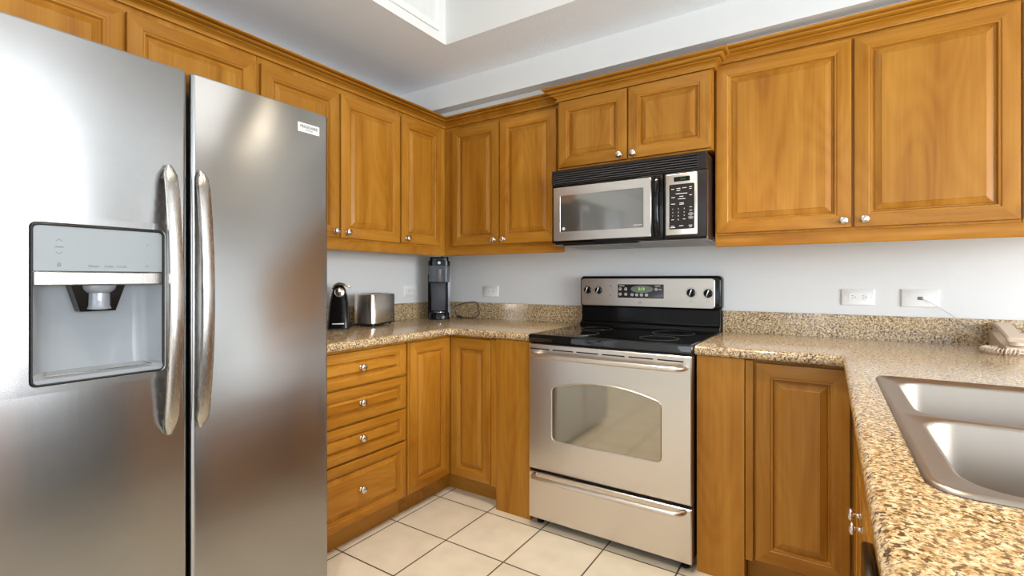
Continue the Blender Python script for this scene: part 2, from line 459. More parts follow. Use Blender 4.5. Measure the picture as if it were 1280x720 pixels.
# tray vent grille
g = thing('air_vent', 'white slatted air vent grille on the side of the ceiling tray', 'vent', (TX0, -1.19, 2.43))
X = TX0
m = Mesh()
y0, y1, z0, z1 = -1.56, -0.832, 2.430, 2.67; fwv = 0.034
for a, b, c, d in ((y0, y1, z0, z0+fwv), (y0, y1, z1-fwv, z1), (y0, y0+fwv, z0+fwv, z1-fwv), (y1-fwv, y1, z0+fwv, z1-fwv)):
    m.box((X, a, c), (X+0.010, b, d), 0.002, 1)
obj('grille_frame', m, WHITEP, g)
obj('duct_backing', Mesh().box((X, y0+fwv, z0+fwv), (X+0.001, y1-fwv, z1-fwv)), plain('vent_dark', (0.25, 0.25, 0.25), 0.8), g)
m = Mesh(); k = y0+fwv+0.008
while k < y1-fwv-0.004:
    m.rings([[Vector((X+0.0012, k, z0+fwv)), Vector((X+0.009, k+0.007, z0+fwv)), Vector((X+0.009, k+0.0085, z0+fwv)), Vector((X+0.0012, k+0.002, z0+fwv))],
             [Vector((X+0.0012, k, z1-fwv)), Vector((X+0.009, k+0.007, z1-fwv)), Vector((X+0.009, k+0.0085, z1-fwv)), Vector((X+0.0012, k+0.002, z1-fwv))]])
    k += 0.0165
obj('louver_slats', m, WHITEP, g)
# fluorescent light on the tray ceiling
l = thing('ceiling_light', 'white rectangular fluorescent light panel inside the ceiling tray', 'light', (1.75, -1.75, TZ))
obj('diffuser', Mesh().box((1.40, -1.40, TZ-0.06), (2.00, -2.15, TZ-0.02), 0.01), PANEL, l)
obj('housing', Mesh().box((1.37, -1.37, TZ-0.02), (2.03, -2.18, TZ)), WHITEP, l)
for x, y in FILL_SPOTS:  # made-up fixtures at the added floor-brightening spots
    l = thing('downlight', 'added round downlight in the ceiling tray to brighten the floor', 'light', (x, y, TZ), group='added tray downlights')
    obj('trim_ring', Mesh().lathe([(0.055, -0.001), (0.075, -0.001), (0.078, -0.006), (0.056, -0.008)], (x, y, TZ), hollow=True), WHITEP, l)
    obj('lamp', Mesh().lathe([(0.0, -0.001), (0.053, -0.001), (0.053, -0.003), (0, -0.005)], (x, y, TZ)), SPOT, l)
for i, (x, y) in enumerate(((3.7, -1.3), (3.7, -2.7), (4.9, -1.3), (4.9, -2.7))):
    l = thing('downlight', 'round recessed ceiling downlight right of the kitchen', 'light', (x, y, ZC), group='recessed downlights')
    obj('trim_ring', Mesh().lathe([(0.055, -0.001), (0.075, -0.001), (0.078, -0.006), (0.056, -0.008)], (x, y, ZC), hollow=True), WHITEP, l)
    obj('lamp', Mesh().lathe([(0.0, -0.001), (0.053, -0.001), (0.053, -0.003), (0, -0.005)], (x, y, ZC)), SPOT, l)

# ------------------------------------------------------------------ wall cabinets
def wall_cab(label, fr, u0, u1, z0, z1, wf, doors, knobs, loc, extra=None, dz=None):
    """doors: list of (u0, u1); knobs: list of (door index, u, z)"""
    t = thing('wall_cabinet', label, 'cabinet', loc)
    m = Mesh(); bxf(m, fr, u0, u1, z0, z1, 0.001, wf-0.001)
    if extra: extra(m)
    obj('cabinet_box', m, W_Z, t)
    dz0, dz1 = dz if dz else (z0+0.006, z1-0.02)
    ds = [panel_door(fr, a, b, dz0, dz1, wf+0.018, t) for a, b in doors]
    for i, u, z in knobs: knob(fr, u, z, wf+0.018, ds[i])
    return t
ZB, ZD = 1.378, 1.386
wall_cab('cherry wall cabinet with two short doors above the refrigerator', LF, -2.50, -1.545, 1.83, 2.135, 0.332, [(-2.006, -1.552), (-2.47, -2.016)], [(0, -1.97, 1.86), (1, -2.05, 1.86)], (0.15, -2.0, 1.83), dz=(1.836, 2.103))
wall_cab('two-door cherry wall cabinet on the left wall above the toaster', LF, -1.543, -0.728, ZB, 2.135, 0.332, [(-1.533, -1.137), (-1.128, -0.733)], [(0, -1.164, 1.416), (1, -1.094, 1.416)], (0.15, -1.13, ZB), dz=(ZD, 2.10))
wall_cab('narrow single-door cherry wall cabinet in the corner left of the coffee maker', LF, -0.726, -0.002, ZB, 2.135, 0.332, [(-0.719, -0.392)], [(0, -0.681, 1.414)], (0.15, -0.5, ZB), dz=(ZD, 2.105))
wall_cab('two-door cherry wall cabinet between the corner and the microwave', BK, 0.334, 1.168, ZB, 2.135, 0.332, [(0.402, 0.7565), (0.7635, 1.135)], [(0, 0.726, 1.412), (1, 0.794, 1.412)], (0.75, -0.15, ZB), dz=(ZD, 2.108))
wall_cab('short two-door cherry cabinet directly above the microwave', BK, 1.170, 1.938, 1.758, 2.135, 0.382, [(1.176, 1.548), (1.556, 1.934)], [(0, 1.514, 1.789), (1, 1.583, 1.787)], (1.55, -0.15, 1.758), dz=(1.766, 2.112))
wall_cab('wide two-door cherry wall cabinet right of the microwave', BK, 1.941, 2.928, ZB, 2.150, 0.332, [(1.948, 2.447), (2.456, 2.922)], [(0, 2.421, 1.412), (1, 2.489, 1.414)], (2.43, -0.15, ZB), dz=(ZD, 2.132))
wall_cab('cherry wall cabinet cut off at the right edge of view', BK, 2.930, 3.40, ZB, 2.150, 0.332, [(2.936, 3.39)], [(0, 2.965, 1.414)], (3.15, -0.15, ZB), dz=(ZD, 2.132))

def crown(z, h=0.050):
    k = h/0.050
    P = [(0.0005, 0), (0.013, 0), (0.014, 5), (0.008, 6), (0.008, 9), (0.011, 14), (0.019, 19), (0.033, 22.5), (0.036, 25), (0.028, 26), (0.028, 29),
         (0.040, 30), (0.048, 33), (0.052, 37), (0.044, 38), (0.044, 41), (0.064, 42), (0.069, 44.5), (0.070, 47), (0.069, 50), (0.0005, 50)]
    return [(w, z+q*0.001*k) for w, q in P]
def cope(m, prof, sgn, x_return, bump):
    """shape the end of a run so that it butts against the moulded return beside it"""
    xs = max(v.co.x*sgn for v in m.bm.verts)
    for v in m.bm.verts:
        if abs(v.co.x*sgn - xs) < 1e-5:
            w = 0.0
            for (w0, z0), (w1, z1) in zip(bump[:-2], bump[1:-1]):
                if z0 <= v.co.z <= z1: w = max(w0, w1)
            if v.co.z < bump[0][1]: w = 0
            v.co.x = x_return - sgn*(w+0.0006)
    return m
W_CR = W_X
t = thing('crown_molding', 'stepped cherry crown molding running along the tops of the wall cabinets', 'molding', (0.33, -1.0, 2.12))
obj('molding_run', cope(Mesh().miter([(0.3325, -2.50), (0.3325, -0.3325), (1.1005, -0.3325)], crown(2.128), 1), None, 1, 1.1705, crown(2.118, 0.063)), W_Y, t, smooth=18)
obj('molding_run', Mesh().miter([(1.1705, -0.336), (1.1705, -0.3825), (1.9375, -0.3825), (1.9375, -0.336)], crown(2.118, 0.063), 1), W_X, t, smooth=18)
obj('molding_run', cope(Mesh().miter([(2.0080, -0.3325), (3.40, -0.3325)], crown(2.144, 0.056), 1), None, -1, 1.9375, crown(2.118, 0.063)), W_X, t, smooth=18)

# light rails under the wall cabinets
def rail_prof(z0, z1): return [(-0.020, z0), (-0.001, z0), (0.001, z0+0.003), (0.001, z1-0.004), (-0.001, z1), (-0.020, z1)]
o = obj('light_rail', Mesh().miter([(0.332, -1.543), (0.332, -0.332), (1.168, -0.332)], rail_prof(1.3265, ZB-0.0005), 1), W_X)
tag(o, 'cherry light rail under the left and corner wall cabinets', 'trim')
o = obj('light_rail', Mesh().miter([(1.942, -0.332), (3.40, -0.332)], rail_prof(1.3265, ZB-0.0005), 1), W_X)
tag(o, 'long cherry light rail under the cabinets right of the microwave', 'trim')

# ------------------------------------------------------------------ base cabinets
ZT = 0.874
t = thing('base_cabinet', 'cherry base cabinet with four knobbed drawers beside the refrigerator', 'cabinet', (0.3, -1.24, 0))
m = Mesh(); m.box((0.002, -1.522, 0.10), (0.606, -0.948, ZT)); m.box((0.002, -1.522, 0.0), (0.552, -0.948, 0.10))
obj('cabinet_box', m, W_Z, t)
obj('toe_kick', Mesh().box((0.552, -1.522, 0), (0.558, -0.948, 0.099)), W_Y, t)
for z0, z1, kz in ((0.712, 0.862, 0.790), (0.551, 0.702, 0.632), (0.391, 0.541, 0.474), (0.108, 0.381, 0.246)):
    d = drawer_front(LF, -1.512, -0.958, z0, z1, 0.625, t)
    knob(LF, -1.235, kz, 0.625, d)
t = thing('base_cabinet', 'L-shaped cherry corner base cabinet with two hinged doors meeting inward', 'cabinet', (0.35, -0.35, 0))
m = Mesh()
m.prism([(0.002, -0.946), (0.606, -0.946), (0.606, -0.606), (0.940, -0.606), (0.940, -0.002), (0.002, -0.002)], 0.10, ZT)
m.prism([(0.002, -0.946), (0.552, -0.946), (0.552, -0.547), (0.940, -0.547), (0.940, -0.002), (0.002, -0.002)], 0.0, 0.10)
obj('cabinet_box', m, W_Z, t)
obj('toe_kick', Mesh().miter([(0.552, -0.946), (0.552, -0.547), (0.940, -0.547)], [(0.0, 0), (0.006, 0), (0.006, 0.099), (0.0, 0.099)], 1), W_X, t)
panel_door(LF, -0.932, -0.6255, 0.108, 0.862, 0.625, t, frame=0.055)
panel_door(BK, 0.6255, 0.896, 0.108, 0.862, 0.625, t, frame=0.055)
obj('stile', Mesh().box((0.606, -0.9465, 0.108), (0.624, -0.935, 0.866), 0.001, 1), W_Z, t)
m = Mesh(); m.box((0.900, -0.606, 0.104), (0.940, -0.626, 0.868), 0.003, 1)
obj('stile', m, W_Z, t)
o = obj('cabinet_panel', Mesh().box((0.943, -0.640, 0), (1.148, -0.01, ZT), 0.0015, 1), W_Z)
tag(o, 'plain cherry filler panel reaching the floor left of the range', 'panel')
o = obj('cabinet_panel', Mesh().box((1.924, -0.628, 0), (2.100, -0.01, ZT), 0.0015, 1), W_Z)
tag(o, 'plain cherry filler panel reaching the floor right of the range', 'panel')
t = thing('base_cabinet', 'single-door cherry base cabinet in the right corner beside the filler panel', 'cabinet', (2.6, -0.3, 0))
m = Mesh(); m.box((2.102, -0.002, 0.10), (3.15, -0.606, ZT)); m.box((2.102, -0.002, 0), (3.15, -0.547, 0.10))
m.box((2.102, -0.606, 0.10), (2.130, -0.624, ZT-0.004), 0.002, 1)
obj('cabinet_box', m, W_Z, t)
obj('toe_kick', Mesh().box((2.102, -0.547, 0), (2.50, -0.553, 0.099)), W_X, t)
panel_door(BK, 2.138, 2.436, 0.108, 0.862, 0.625, t, frame=0.058)
t = thing('base_cabinet', 'cherry sink base cabinet with paired knobs under the sink counter', 'cabinet', (2.8, -1.07, 0))
m = Mesh(); m.box((2.460, -0.608, 0.10), (3.15, -1.525, 0.70)); m.box((2.52, -0.608, 0), (3.15, -1.525, 0.10))
m.box((2.460, -0.608, 0.70), (2.472, -1.525, ZT)); m.box((3.138, -0.608, 0.70), (3.15, -1.525, ZT))
m.box((2.4435, -0.627, 0.10), (2.460, -0.80, ZT))
obj('cabinet_box', m, W_Z, t)
obj('false_drawer_front', (lambda mm: mm)(Mesh().box((2.442, -0.825, 0.712), (2.460, -1.515, 0.862), 0.003, 1)), W_Y, t)
d = panel_door(PN, -1.165, -0.825, 0.108, 0.702, -2.442, t); knob(PN, -1.128, 0.563, -2.442, d)
d = panel_door(PN, -1.515, -1.175, 0.108, 0.702, -2.442, t); knob(PN, -1.212, 0.563, -2.442, d)
t = thing('base_cabinet', 'cherry end cabinet closing the near end of the sink counter', 'cabinet', (2.8, -2.4, 0))
m = Mesh(); m.box((2.46, -2.20, 0.10), (3.15, -2.58, ZT)); m.box((2.52, -2.20, 0), (3.15, -2.58, 0.10)); obj('cabinet_box', m, W_Z, t)
panel_door(PN, -2.57, -2.21, 0.108, 0.862, -2.442, t)
o = obj('cabinet_panel', Mesh().box((3.1515, -0.01, 0), (3.17, -2.58, ZT), 0.0015, 1), W_Z)
tag(o, 'long plain cherry panel closing the back of the sink peninsula', 'panel')
# glossy black appliance under the counter
t = thing('undercounter_appliance', 'glossy black appliance tucked low under the sink counter', 'appliance', (2.75, -1.84, 0))
obj('appliance_body', Mesh().box((2.445, -1.548, 0.02), (3.05, -2.17, 0.690), 0.004), BLACK, t)
obj('appliance_door', Mesh().box((2.423, -1.550, 0.06), (2.443, -2.168, 0.687), 0.006), BLACK, t)
obj('foot', Mesh().lathe([(0.015, 0), (0.015, 0.021)], (2.50, -1.60, 0)), BLACKM, t)
obj('foot', Mesh().lathe([(0.015, 0), (0.015, 0.021)], (2.50, -2.12, 0)), BLACKM, t)
obj('foot', Mesh().lathe([(0.015, 0), (0.015, 0.021)], (3.00, -1.60, 0)), BLACKM, t)
obj('foot', Mesh().lathe([(0.015, 0), (0.015, 0.021)], (3.00, -2.12, 0)), BLACKM, t)

# ------------------------------------------------------------------ granite counters
def counter(polys, front_edges, name, label, z0=0.8755, z1=0.914, r=0.016, loc=(0,0,0)):
    m = Mesh(); bm = m.bm; vd = {}
    def V(p, z):
        k = (round(p[0], 4), round(p[1], 4), z)
        if k not in vd: vd[k] = bm.verts.new(k)
        return vd[k]
    edge_count = {}
    for P in polys:
        m.face([V(p, z1) for p in P]); m.face([V(p, z0) for p in P][::-1])
        for a, b in zip(P, P[1:]+P[:1]):
            a2 = (round(a[0],4), round(a[1],4)); b2 = (round(b[0],4), round(b[1],4))
            k = tuple(sorted((a2, b2))); edge_count[k] = edge_count.get(k, 0)+1
    for (a, b), n in edge_count.items():
        if n == 1: m.face([V(a, z0), V(b, z0), V(b, z1), V(a, z1)])
    bmesh.ops.recalc_face_normals(bm, faces=bm.faces)
    def on(v):
        for a, b in front_edges:
            d = Vector(b)-Vector(a); q = Vector((v.co.x, v.co.y))-Vector(a)
            if abs(d.x*q.y-d.y*q.x)/d.length < 1e-4 and -1e-4 <= q.dot(d)/d.length <= d.length+1e-4: return (a, b)
        return None
    def same(e):
        for a, b in front_edges:
            ok = True
            for v in e.verts:
                d = Vector(b)-Vector(a); q = Vector((v.co.x, v.co.y))-Vector(a)
                if abs(d.x*q.y-d.y*q.x)/d.length > 1e-4 or not -1e-4 <= q.dot(d)/d.length <= d.length+1e-4: ok = False
            if ok: return True
        return False
    # soften the inner plan corners first
    ve = [e for e in bm.edges if abs(e.verts[0].co.z-e.verts[1].co.z) > 1e-3 and sum(1 for fe in front_edges for p in fe if (Vector(p)-e.verts[0].co.xy).length < 1e-4) >= 2]
    if ve: bmesh.ops.bevel(bm, geom=ve, offset=0.035, segments=6, profile=0.5, affect='EDGES')
    he = []
    for e in bm.edges:
        if abs(e.verts[0].co.z-e.verts[1].co.z) < 1e-5 and len(e.link_faces) == 2:
            n = [f.normal for f in e.link_faces]
            bm.normal_update()
            zs = sorted(abs(f.normal.z) for f in e.link_faces)
            if zs[0] < 0.1 and zs[1] > 0.9:
                c = (e.verts[0].co+e.verts[1].co)/2
                near = same(e)
                if not near:
                    for fe in front_edges:
                        for p in fe:
                            if (Vector(p)-c.xy).length < 0.036 and sum(1 for g in front_edges for q in g if (Vector(q)-Vector(p)).length < 1e-4) >= 2: near = True
                if near: he.append(e)
    bmesh.ops.bevel(bm, geom=he, offset=r, segments=5, profile=0.5, affect='EDGES')
    o = obj(name, m, GRANITE); tag(o, label, 'countertop'); return o
counter([[(0.002, -0.002), (0.002, -1.530), (0.651, -1.530), (0.651, -0.651), (1.150, -0.651), (1.150, -0.002)]],
        [((0.651, -1.530), (0.651, -0.651)), ((0.651, -0.651), (1.150, -0.651))],
        'countertop', 'speckled beige granite countertop turning the corner left of the range')
SX0, SX1, SY0, SY1 = 2.500, 3.02, -1.060, -1.865
XE, XR, YN = 2.414, 3.19, -2.60
counter([[(1.921, -0.002), (1.921, -0.651), (XE, -0.651), (XE, YN), (SX0, YN), (SX0, SY1), (SX0, SY0), (SX0, -0.002)],
         [(SX0, -0.002), (SX0, SY0), (SX1, SY0), (SX1, -0.002)],
         [(SX0, SY1), (SX0, YN), (SX1, YN), (SX1, SY1)],
         [(SX1, -0.002), (SX1, SY0), (SX1, SY1), (SX1, YN), (XR, YN), (XR, -0.002)]],
        [((1.921, -0.651), (XE, -0.651)), ((XE, -0.651), (XE, YN)), ((XE, YN), (XR, YN)), ((XR, YN), (XR, -0.002))] if False else
        [((1.921, -0.651), (XE, -0.651)), ((XE, -0.651), (XE, YN))],
        'countertop', 'speckled beige granite countertop holding the steel sink and the phone')
o = obj('backsplash', Mesh().miter([(0.001, -1.53), (0.001, -0.001), (1.150, -0.001)], [(0, 0.9142), (0.020, 0.9142), (0.020, 1.018), (0.018, 1.020), (0, 1.020)], 1), GRANITE)
tag(o, 'low granite backsplash strip around the left corner behind the coffee maker', 'backsplash')
o = obj('backsplash', Mesh().miter([(1.921, -0.001), (XR, -0.001)], [(0, 0.9142), (0.020, 0.9142), (0.020, 1.018), (0.018, 1.020), (0, 1.020)], 1), GRANITE)
tag(o, 'low granite backsplash strip on the wall behind the phone', 'backsplash')

# ------------------------------------------------------------------ sink
t = thing('sink', 'stainless steel double bowl sink set in the right granite counter', 'sink', (2.76, -1.46, 0.9145))
seg = 6
def L3(loop, z): return [Vector((x, y, z)) for x, y in loop]
bowls = [(2.521, 2.955, -1.455, -1.085, 0.055), (2.521, 2.955, -1.852, -1.490, 0.055)]
RX0, RX1, RYA, RYB, RYM = 2.477, 3.045, -1.028, -1.890, -1.4725
m = Mesh()
for k, (bx0, bx1, by0, by1, br) in enumerate(bowls):
    ya, yb = (RYM, RYA) if k == 0 else (RYB, RYM)
    rr = [0.035, 0.035, 0, 0] if k == 0 else [0, 0, 0.045, 0.045]
    def outer(i, ya=ya, yb=yb, rr=rr, k=k):
        a = ya + (0 if k == 0 else i); b = yb - (i if k == 0 else 0)
        return rrect(RX0+i, RX1-i, a, b, [max(q-i, 0.002) if q else 0 for q in rr], seg)
    loops = [L3(outer(0), 0.9150), L3(outer(0.0015), 0.9185), L3(outer(0.005), 0.9208), L3(outer(0.011), 0.9205), L3(outer(0.016), 0.9182),
             L3(rrect(bx0-0.008, bx1+0.008, by0-0.008, by1+0.008, br+0.008, seg), 0.9178),
             L3(rrect(bx0-0.002, bx1+0.002, by0-0.002, by1+0.002, br+0.002, seg), 0.9160),
             L3(rrect(bx0, bx1, by0, by1, br, seg), 0.9115),
             L3(rrect(bx0+0.006, bx1-0.006, by0+0.006, by1-0.006, br, seg), 0.780),
             L3(rrect(bx0+0.012, bx1-0.012, by0+0.012, by1-0.012, br, seg), 0.755),
             L3(rrect(bx0+0.030, bx1-0.030, by0+0.030, by1-0.030, br-0.01, seg), 0.741),
             L3(rrect(bx0+0.060, bx1-0.060, by0+0.060, by1-0.060, br-0.02, seg), 0.738)]
    m.rings(loops, cap0=False, cap1=True)
bm = m.bm
bmesh.ops.delete(bm, geom=[f for f in bm.faces if all(abs(v.co.y-RYM) < 1e-4 for v in f.verts)], context='FACES')
bmesh.ops.remove_doubles(bm, verts=bm.verts, dist=1e-5)
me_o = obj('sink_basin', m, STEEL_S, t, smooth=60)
for (bx0, bx1, by0, by1, br) in bowls:
    d = obj('drain', Mesh().lathe([(0.0, 0), (0.020, 0.0), (0.022, 0.003), (0.040, 0.004), (0.043, 0.001), (0.043, 0)], ((bx0+bx1)/2, (by0+by1)/2, 0.7385)), CHROME, t)

# ------------------------------------------------------------------ refrigerator
t = thing('refrigerator', 'large stainless steel side-by-side refrigerator with ice and water dispenser', 'refrigerator', (0.42, -2.01, 0))
FX = 0.833
Y0, Y1, YG = -2.468, -1.557, -2.021
obj('fridge_body', Mesh().box((0.03, Y0+0.004, 0.03), (0.752, Y1-0.004, 1.755), 0.004), plain('dark_fridge_cabinet', (0.10, 0.10, 0.10), 0.4), t)
# right door
m = Mesh()
def door_loops(ya, yb, z0, z1):
    # plan outline with soft front corners, extruded up with a small top round
    r = 0.012
    out = [(0.757, ya), (0.757, yb)]
    for k in range(7):
        a = math.radians(90*k/6); out.append((FX-r+r*math.sin(a), yb-r+r*math.cos(a)))
    for k in range(7):
        a = math.radians(90*k/6); out.append((FX-r+r*math.cos(a), ya+r-r*math.sin(a)))
    return out
def inset(o, ya, yb, d):
    cx, cy = 0.795, (ya+yb)/2
    return [(x-d if x > cx else x, y+d if y < cy else y-d) for x, y in o]
pl = door_loops(YG+0.0045, Y1, 0, 0)
m.rings([L3(pl, 0.045), L3(pl, 1.772), L3(inset(pl, YG, Y1, 0.003), 1.7765)])
rd = obj('fridge_door', m, STEEL_F, t)
# left (freezer) door with a recess for the dispenser: strips around the opening
DY0, DY1, DZ0, DZ1 = -2.353, -2.084, 0.932, 1.313
ya, yb = Y0, YG-0.0045
m = Mesh()
pl = door_loops(ya, yb, 0, 0)
m.rings([L3(pl, DZ1+0.02), L3(pl, 1.772), L3(inset(pl, ya, yb, 0.003), 1.7765)])
m.rings([L3(pl, 0.045), L3(pl, DZ0-0.02)])
# mid band: split left, right; front plate with rounded rectangular hole
def half(pl, keep_low, cut):
    return [(x, y) for x, y in pl]
zA, zB = DZ0-0.02, DZ1+0.02
rpl = [(0.757, DY1+0.015), (0.757, yb)] + [p for p in pl if p[1] > yb-0.0125 and p[0] > 0.80] + [(FX, DY1+0.015)]
lpl = [(0.757, ya), (0.757, DY0-0.015), (FX, DY0-0.015)] + [p for p in pl if p[1] < ya+0.0125 and p[0] > 0.80]
m.rings([L3(rpl, zA), L3(rpl, zB)]); m.rings([L3(lpl, zA), L3(lpl, zB)])
hole = rrect(DY0, DY1, DZ0, DZ1, 0.012, 5)
outr = rrect(DY0-0.015, DY1+0.015, zA, zB, 0.0, 5)
m.rings([[Vector((FX, y, z)) for y, z in outr], [Vector((FX, y, z)) for y, z in rrect(DY0-0.003, DY1+0.003, DZ0-0.003, DZ1+0.003, 0.014, 5)],
         [Vector((FX-0.002, y, z)) for y, z in hole], [Vector((0.762, y, z)) for y, z in hole]], cap0=False, cap1=False)
m.box((0.757, DY0-0.015, zA), (0.762, DY1+0.015, zB))
fd = obj('freezer_door', m, STEEL_F, t, smooth=16)
# dispenser
d = obj('dispenser_bezel', Mesh().rings([[Vector((FX+dx, y, z)) for y, z in rrect(DY0+i, DY1-i, DZ0+i, DZ1-i, 0.012-i*0.4, 5)] for dx, i in ((-0.004, 0.0005), (0.0015, 0.0005), (0.0025, 0.002), (0.0015, 0.0035), (-0.004, 0.004))], False, False), BLACKM, t)
YA, YB = DY0+0.0045, DY1-0.0045
obj('control_panel', Mesh().rings([[Vector((x, y, z)) for y, z in rrect(YA+i, YB-i, 1.2005+i, DZ1-0.005-i, [0.010, 0.010, 0.001, 0.001], 4)] for x, i in ((0.80, 0), (FX-0.0015, 0), (FX-0.0005, 0.001))], False, True), GREYP, t)
cp = bpy.data.objects['control_panel']
obj('trim_strip', Mesh().rings([[Vector((x, y, z)) for y, z in rrect(YA+i, YB-i, 1.1675+i, 1.1985-i, 0.0005, 2)] for x, i in ((0.80, 0), (FX+0.001, 0), (FX+0.0035, 0.002))], False, True), STEEL_H, t)
# cavity: curved alcove
m = Mesh(); nn = 16; loops = []
for z, dep in ((1.167, 0.055), (1.10, 0.060), (0.99, 0.058), (0.955, 0.052)):
    lp = []
    for k in range(nn+1):
        f = k/nn; y = YA + (YB-YA)*f
        e = min(f, 1-f)/0.16
        x = FX-0.003 - dep*(1-(1-min(1, e))**2.2)
        lp.append(Vector((x, y, z)))
    loops.append(lp)
m.rings(loops, False, False, closed=False)
obj('dispenser_cavity', m, GREYC, t, smooth=60)
m = Mesh(); 
m.rings([[Vector((FX-0.0045-0.054*(1-(1-min(1, min(k/nn, 1-k/nn)/0.16))**2.2), YA+(YB-YA)*k/nn, 0.957)) for k in range(nn+1)], [Vector((FX+0.001, YA+(YB-YA)*k/nn, 0.945)) for k in range(nn+1)],
         [Vector((FX+0.001, YA+(YB-YA)*k/nn, DZ0+0.004)) for k in range(nn+1)]], False, False, closed=False)
tr = obj('drip_tray', m, GREYC, t, smooth=60)
m = Mesh()
m.sweep([(FX-0.036, YA+0.03, 0.9575), (FX-0.008, YA+0.022, 0.9505), (FX-0.008, YB-0.022, 0.9505), (FX-0.036, YB-0.03, 0.9575)], 0.0022, 6)
obj('tray_lip', m, CHROME, tr)
# ice chute and paddle
m = Mesh(); yc = -2.222
m.rings([[Vector((FX-0.060, yc+s*0.055, 1.166)), Vector((FX-0.018, yc+s*0.055, 1.166)), Vector((FX-0.022, yc+s*0.036, 1.10)), Vector((FX-0.060, yc+s*0.036, 1.10))] for s in (-1, 1)])
obj('ice_chute', m, BLACK, t)
m = Mesh(); m.lathe([(0.036, 0.0), (0.034, -0.010), (0.027, -0.018), (0.023, -0.020), (0.023, -0.052), (0.026, -0.060), (0.020, -0.062), (0.0, -0.062)], (FX-0.026, yc+0.002, 1.166), (0,0,1), 24)
obj('dispenser_paddle', m, plain('smoky_translucent_plastic', (0.30, 0.32, 0.36), 0.1, 0.2, Transmission_Weight=0.35), t)
obj('water_nozzle', Mesh().box((FX-0.004, yc+0.004, 1.150), (FX+0.001, yc+0.013, 1.166), 0.001), WHITEP, t)
U, V = (0, 1, 0), (0, 0, 1)
for s_, y_, z_, sz in (('Water', -2.238, 1.2135, 0.0085), ('Cube', -2.207, 1.2135, 0.0085), ('Crush', -2.180, 1.2135, 0.0085), ('+', -2.1235, 1.272, 0.010), ('-', -2.1235, 1.243, 0.010), ('Options', -2.303, 1.2585, 0.005)):
    text('panel_print', s_, sz, (FX-0.0002, y_, z_), U, V, MIDG, cp)
for z, d_ in ((1.275, 1), (1.244, -1)):
    m = Mesh().sweep([(FX-0.0002, -2.3085, z-0.0025*d_), (FX-0.0002, -2.303, z+0.0025*d_), (FX-0.0002, -2.2975, z-0.0025*d_)], 0.0006, 4); obj('arrow_icon', m, MIDG, cp)
m = Mesh(); m.box((FX-0.0006, -2.3065, 1.211), (FX+0.0002, -2.2995, 1.2165)); m.sweep([(FX-0.0002, -2.3055, 1.2165), (FX-0.0002, -2.3045, 1.2205), (FX-0.0002, -2.3015, 1.2205), (FX-0.0002, -2.3005, 1.2165)], 0.0006, 4); obj('lock_icon', m, MIDG, cp)
m = Mesh(); m.lathe([(0.0026, 0), (0.0036, 0), (0.0036, 0.0005), (0.0026, 0.0005)], (FX-0.0006, -2.1235, 1.216), (1,0,0), 14, True)
obj('bulb_icon', m, MIDG, cp)
# handles: flat bowed bars
def handle(yc, side, par):
    m = Mesh(); loops = []; n = 28
    for k in range(n+1):
        f = k/n; z = 0.752 + (1.497-0.752)*f
        bow = math.sin(PI*f)
        x = FX + 0.016 + 0.040*bow**0.8
        taper = min(1, (min(f, 1-f)/0.045))
        wd = 0.0165*(0.35+0.65*math.sqrt(taper)); th = 0.0075
        x -= 0.010*(1-taper)
        cy = yc
        sec = [(-1, 0.55), (-0.7, 1.0), (0.2, 1.15), (0.85, 0.75), (1, 0.2), (1, -0.8), (-0.8, -1), (-1, -0.5)]
        loops.append([Vector((x+th*b, cy+side*wd*a, z)) for a, b in sec])
    m.rings(loops)
    for z in (0.775, 1.474):
        m.box((FX-0.0002, yc-0.008, z-0.016), (FX+0.018, yc+0.008, z+0.016), 0.002, 1)
    return obj('handle', m, STEEL_H, par, smooth=40)
handle(-2.076, 1, fd)
handle(-1.996, -1, rd)
# badge
b_ = obj('badge', Mesh().box((FX-0.0002, -1.681, 1.694), (FX+0.002, -1.596, 1.727), 0.0008, 1), SILVERB, rd); b_['label'] = 'silver brand badge with dark lettering'
text('badge_print', 'FRIGIDAIRE', 0.0135, (FX+0.0022, -1.6385, 1.7140), U, V, BLACKM, b_)
text('badge_print', 'PROFESSIONAL', 0.0045, (FX+0.0022, -1.6385, 1.7035), U, V, MIDG, b_)
obj('foot', Mesh().box((0.62, Y0+0.05, 0), (0.66, Y0+0.09, 0.032)), BLACKM, t); obj('foot', Mesh().box((0.62, Y1-0.09, 0), (0.66, Y1-0.05, 0.032)), BLACKM, t)
obj('foot', Mesh().box((0.10, Y0+0.05, 0), (0.14, Y0+0.09, 0.032)), BLACKM, t); obj('foot', Mesh().box((0.10, Y1-0.09, 0), (0.14, Y1-0.05, 0.032)), BLACKM, t)
obj('toe_grille', Mesh().box((0.70, Y0+0.01, 0.008), (0.752, Y1-0.01, 0.0405), 0.002, 1), BLACKM, t)

# ------------------------------------------------------------------ range
RX_0, RX_1, RY_F = 1.1545, 1.9175, -0.6724
t = thing('range', 'stainless steel electric range with black glass cooktop and oven window', 'stove', (1.536, -0.34, 0))
XC = (RX_0+RX_1)/2
obj('range_body', Mesh().box((RX_0+0.002, -0.004, 0.045), (RX_1-0.002, -0.632, 0.878), 0.002, 1), BLACKM, t)
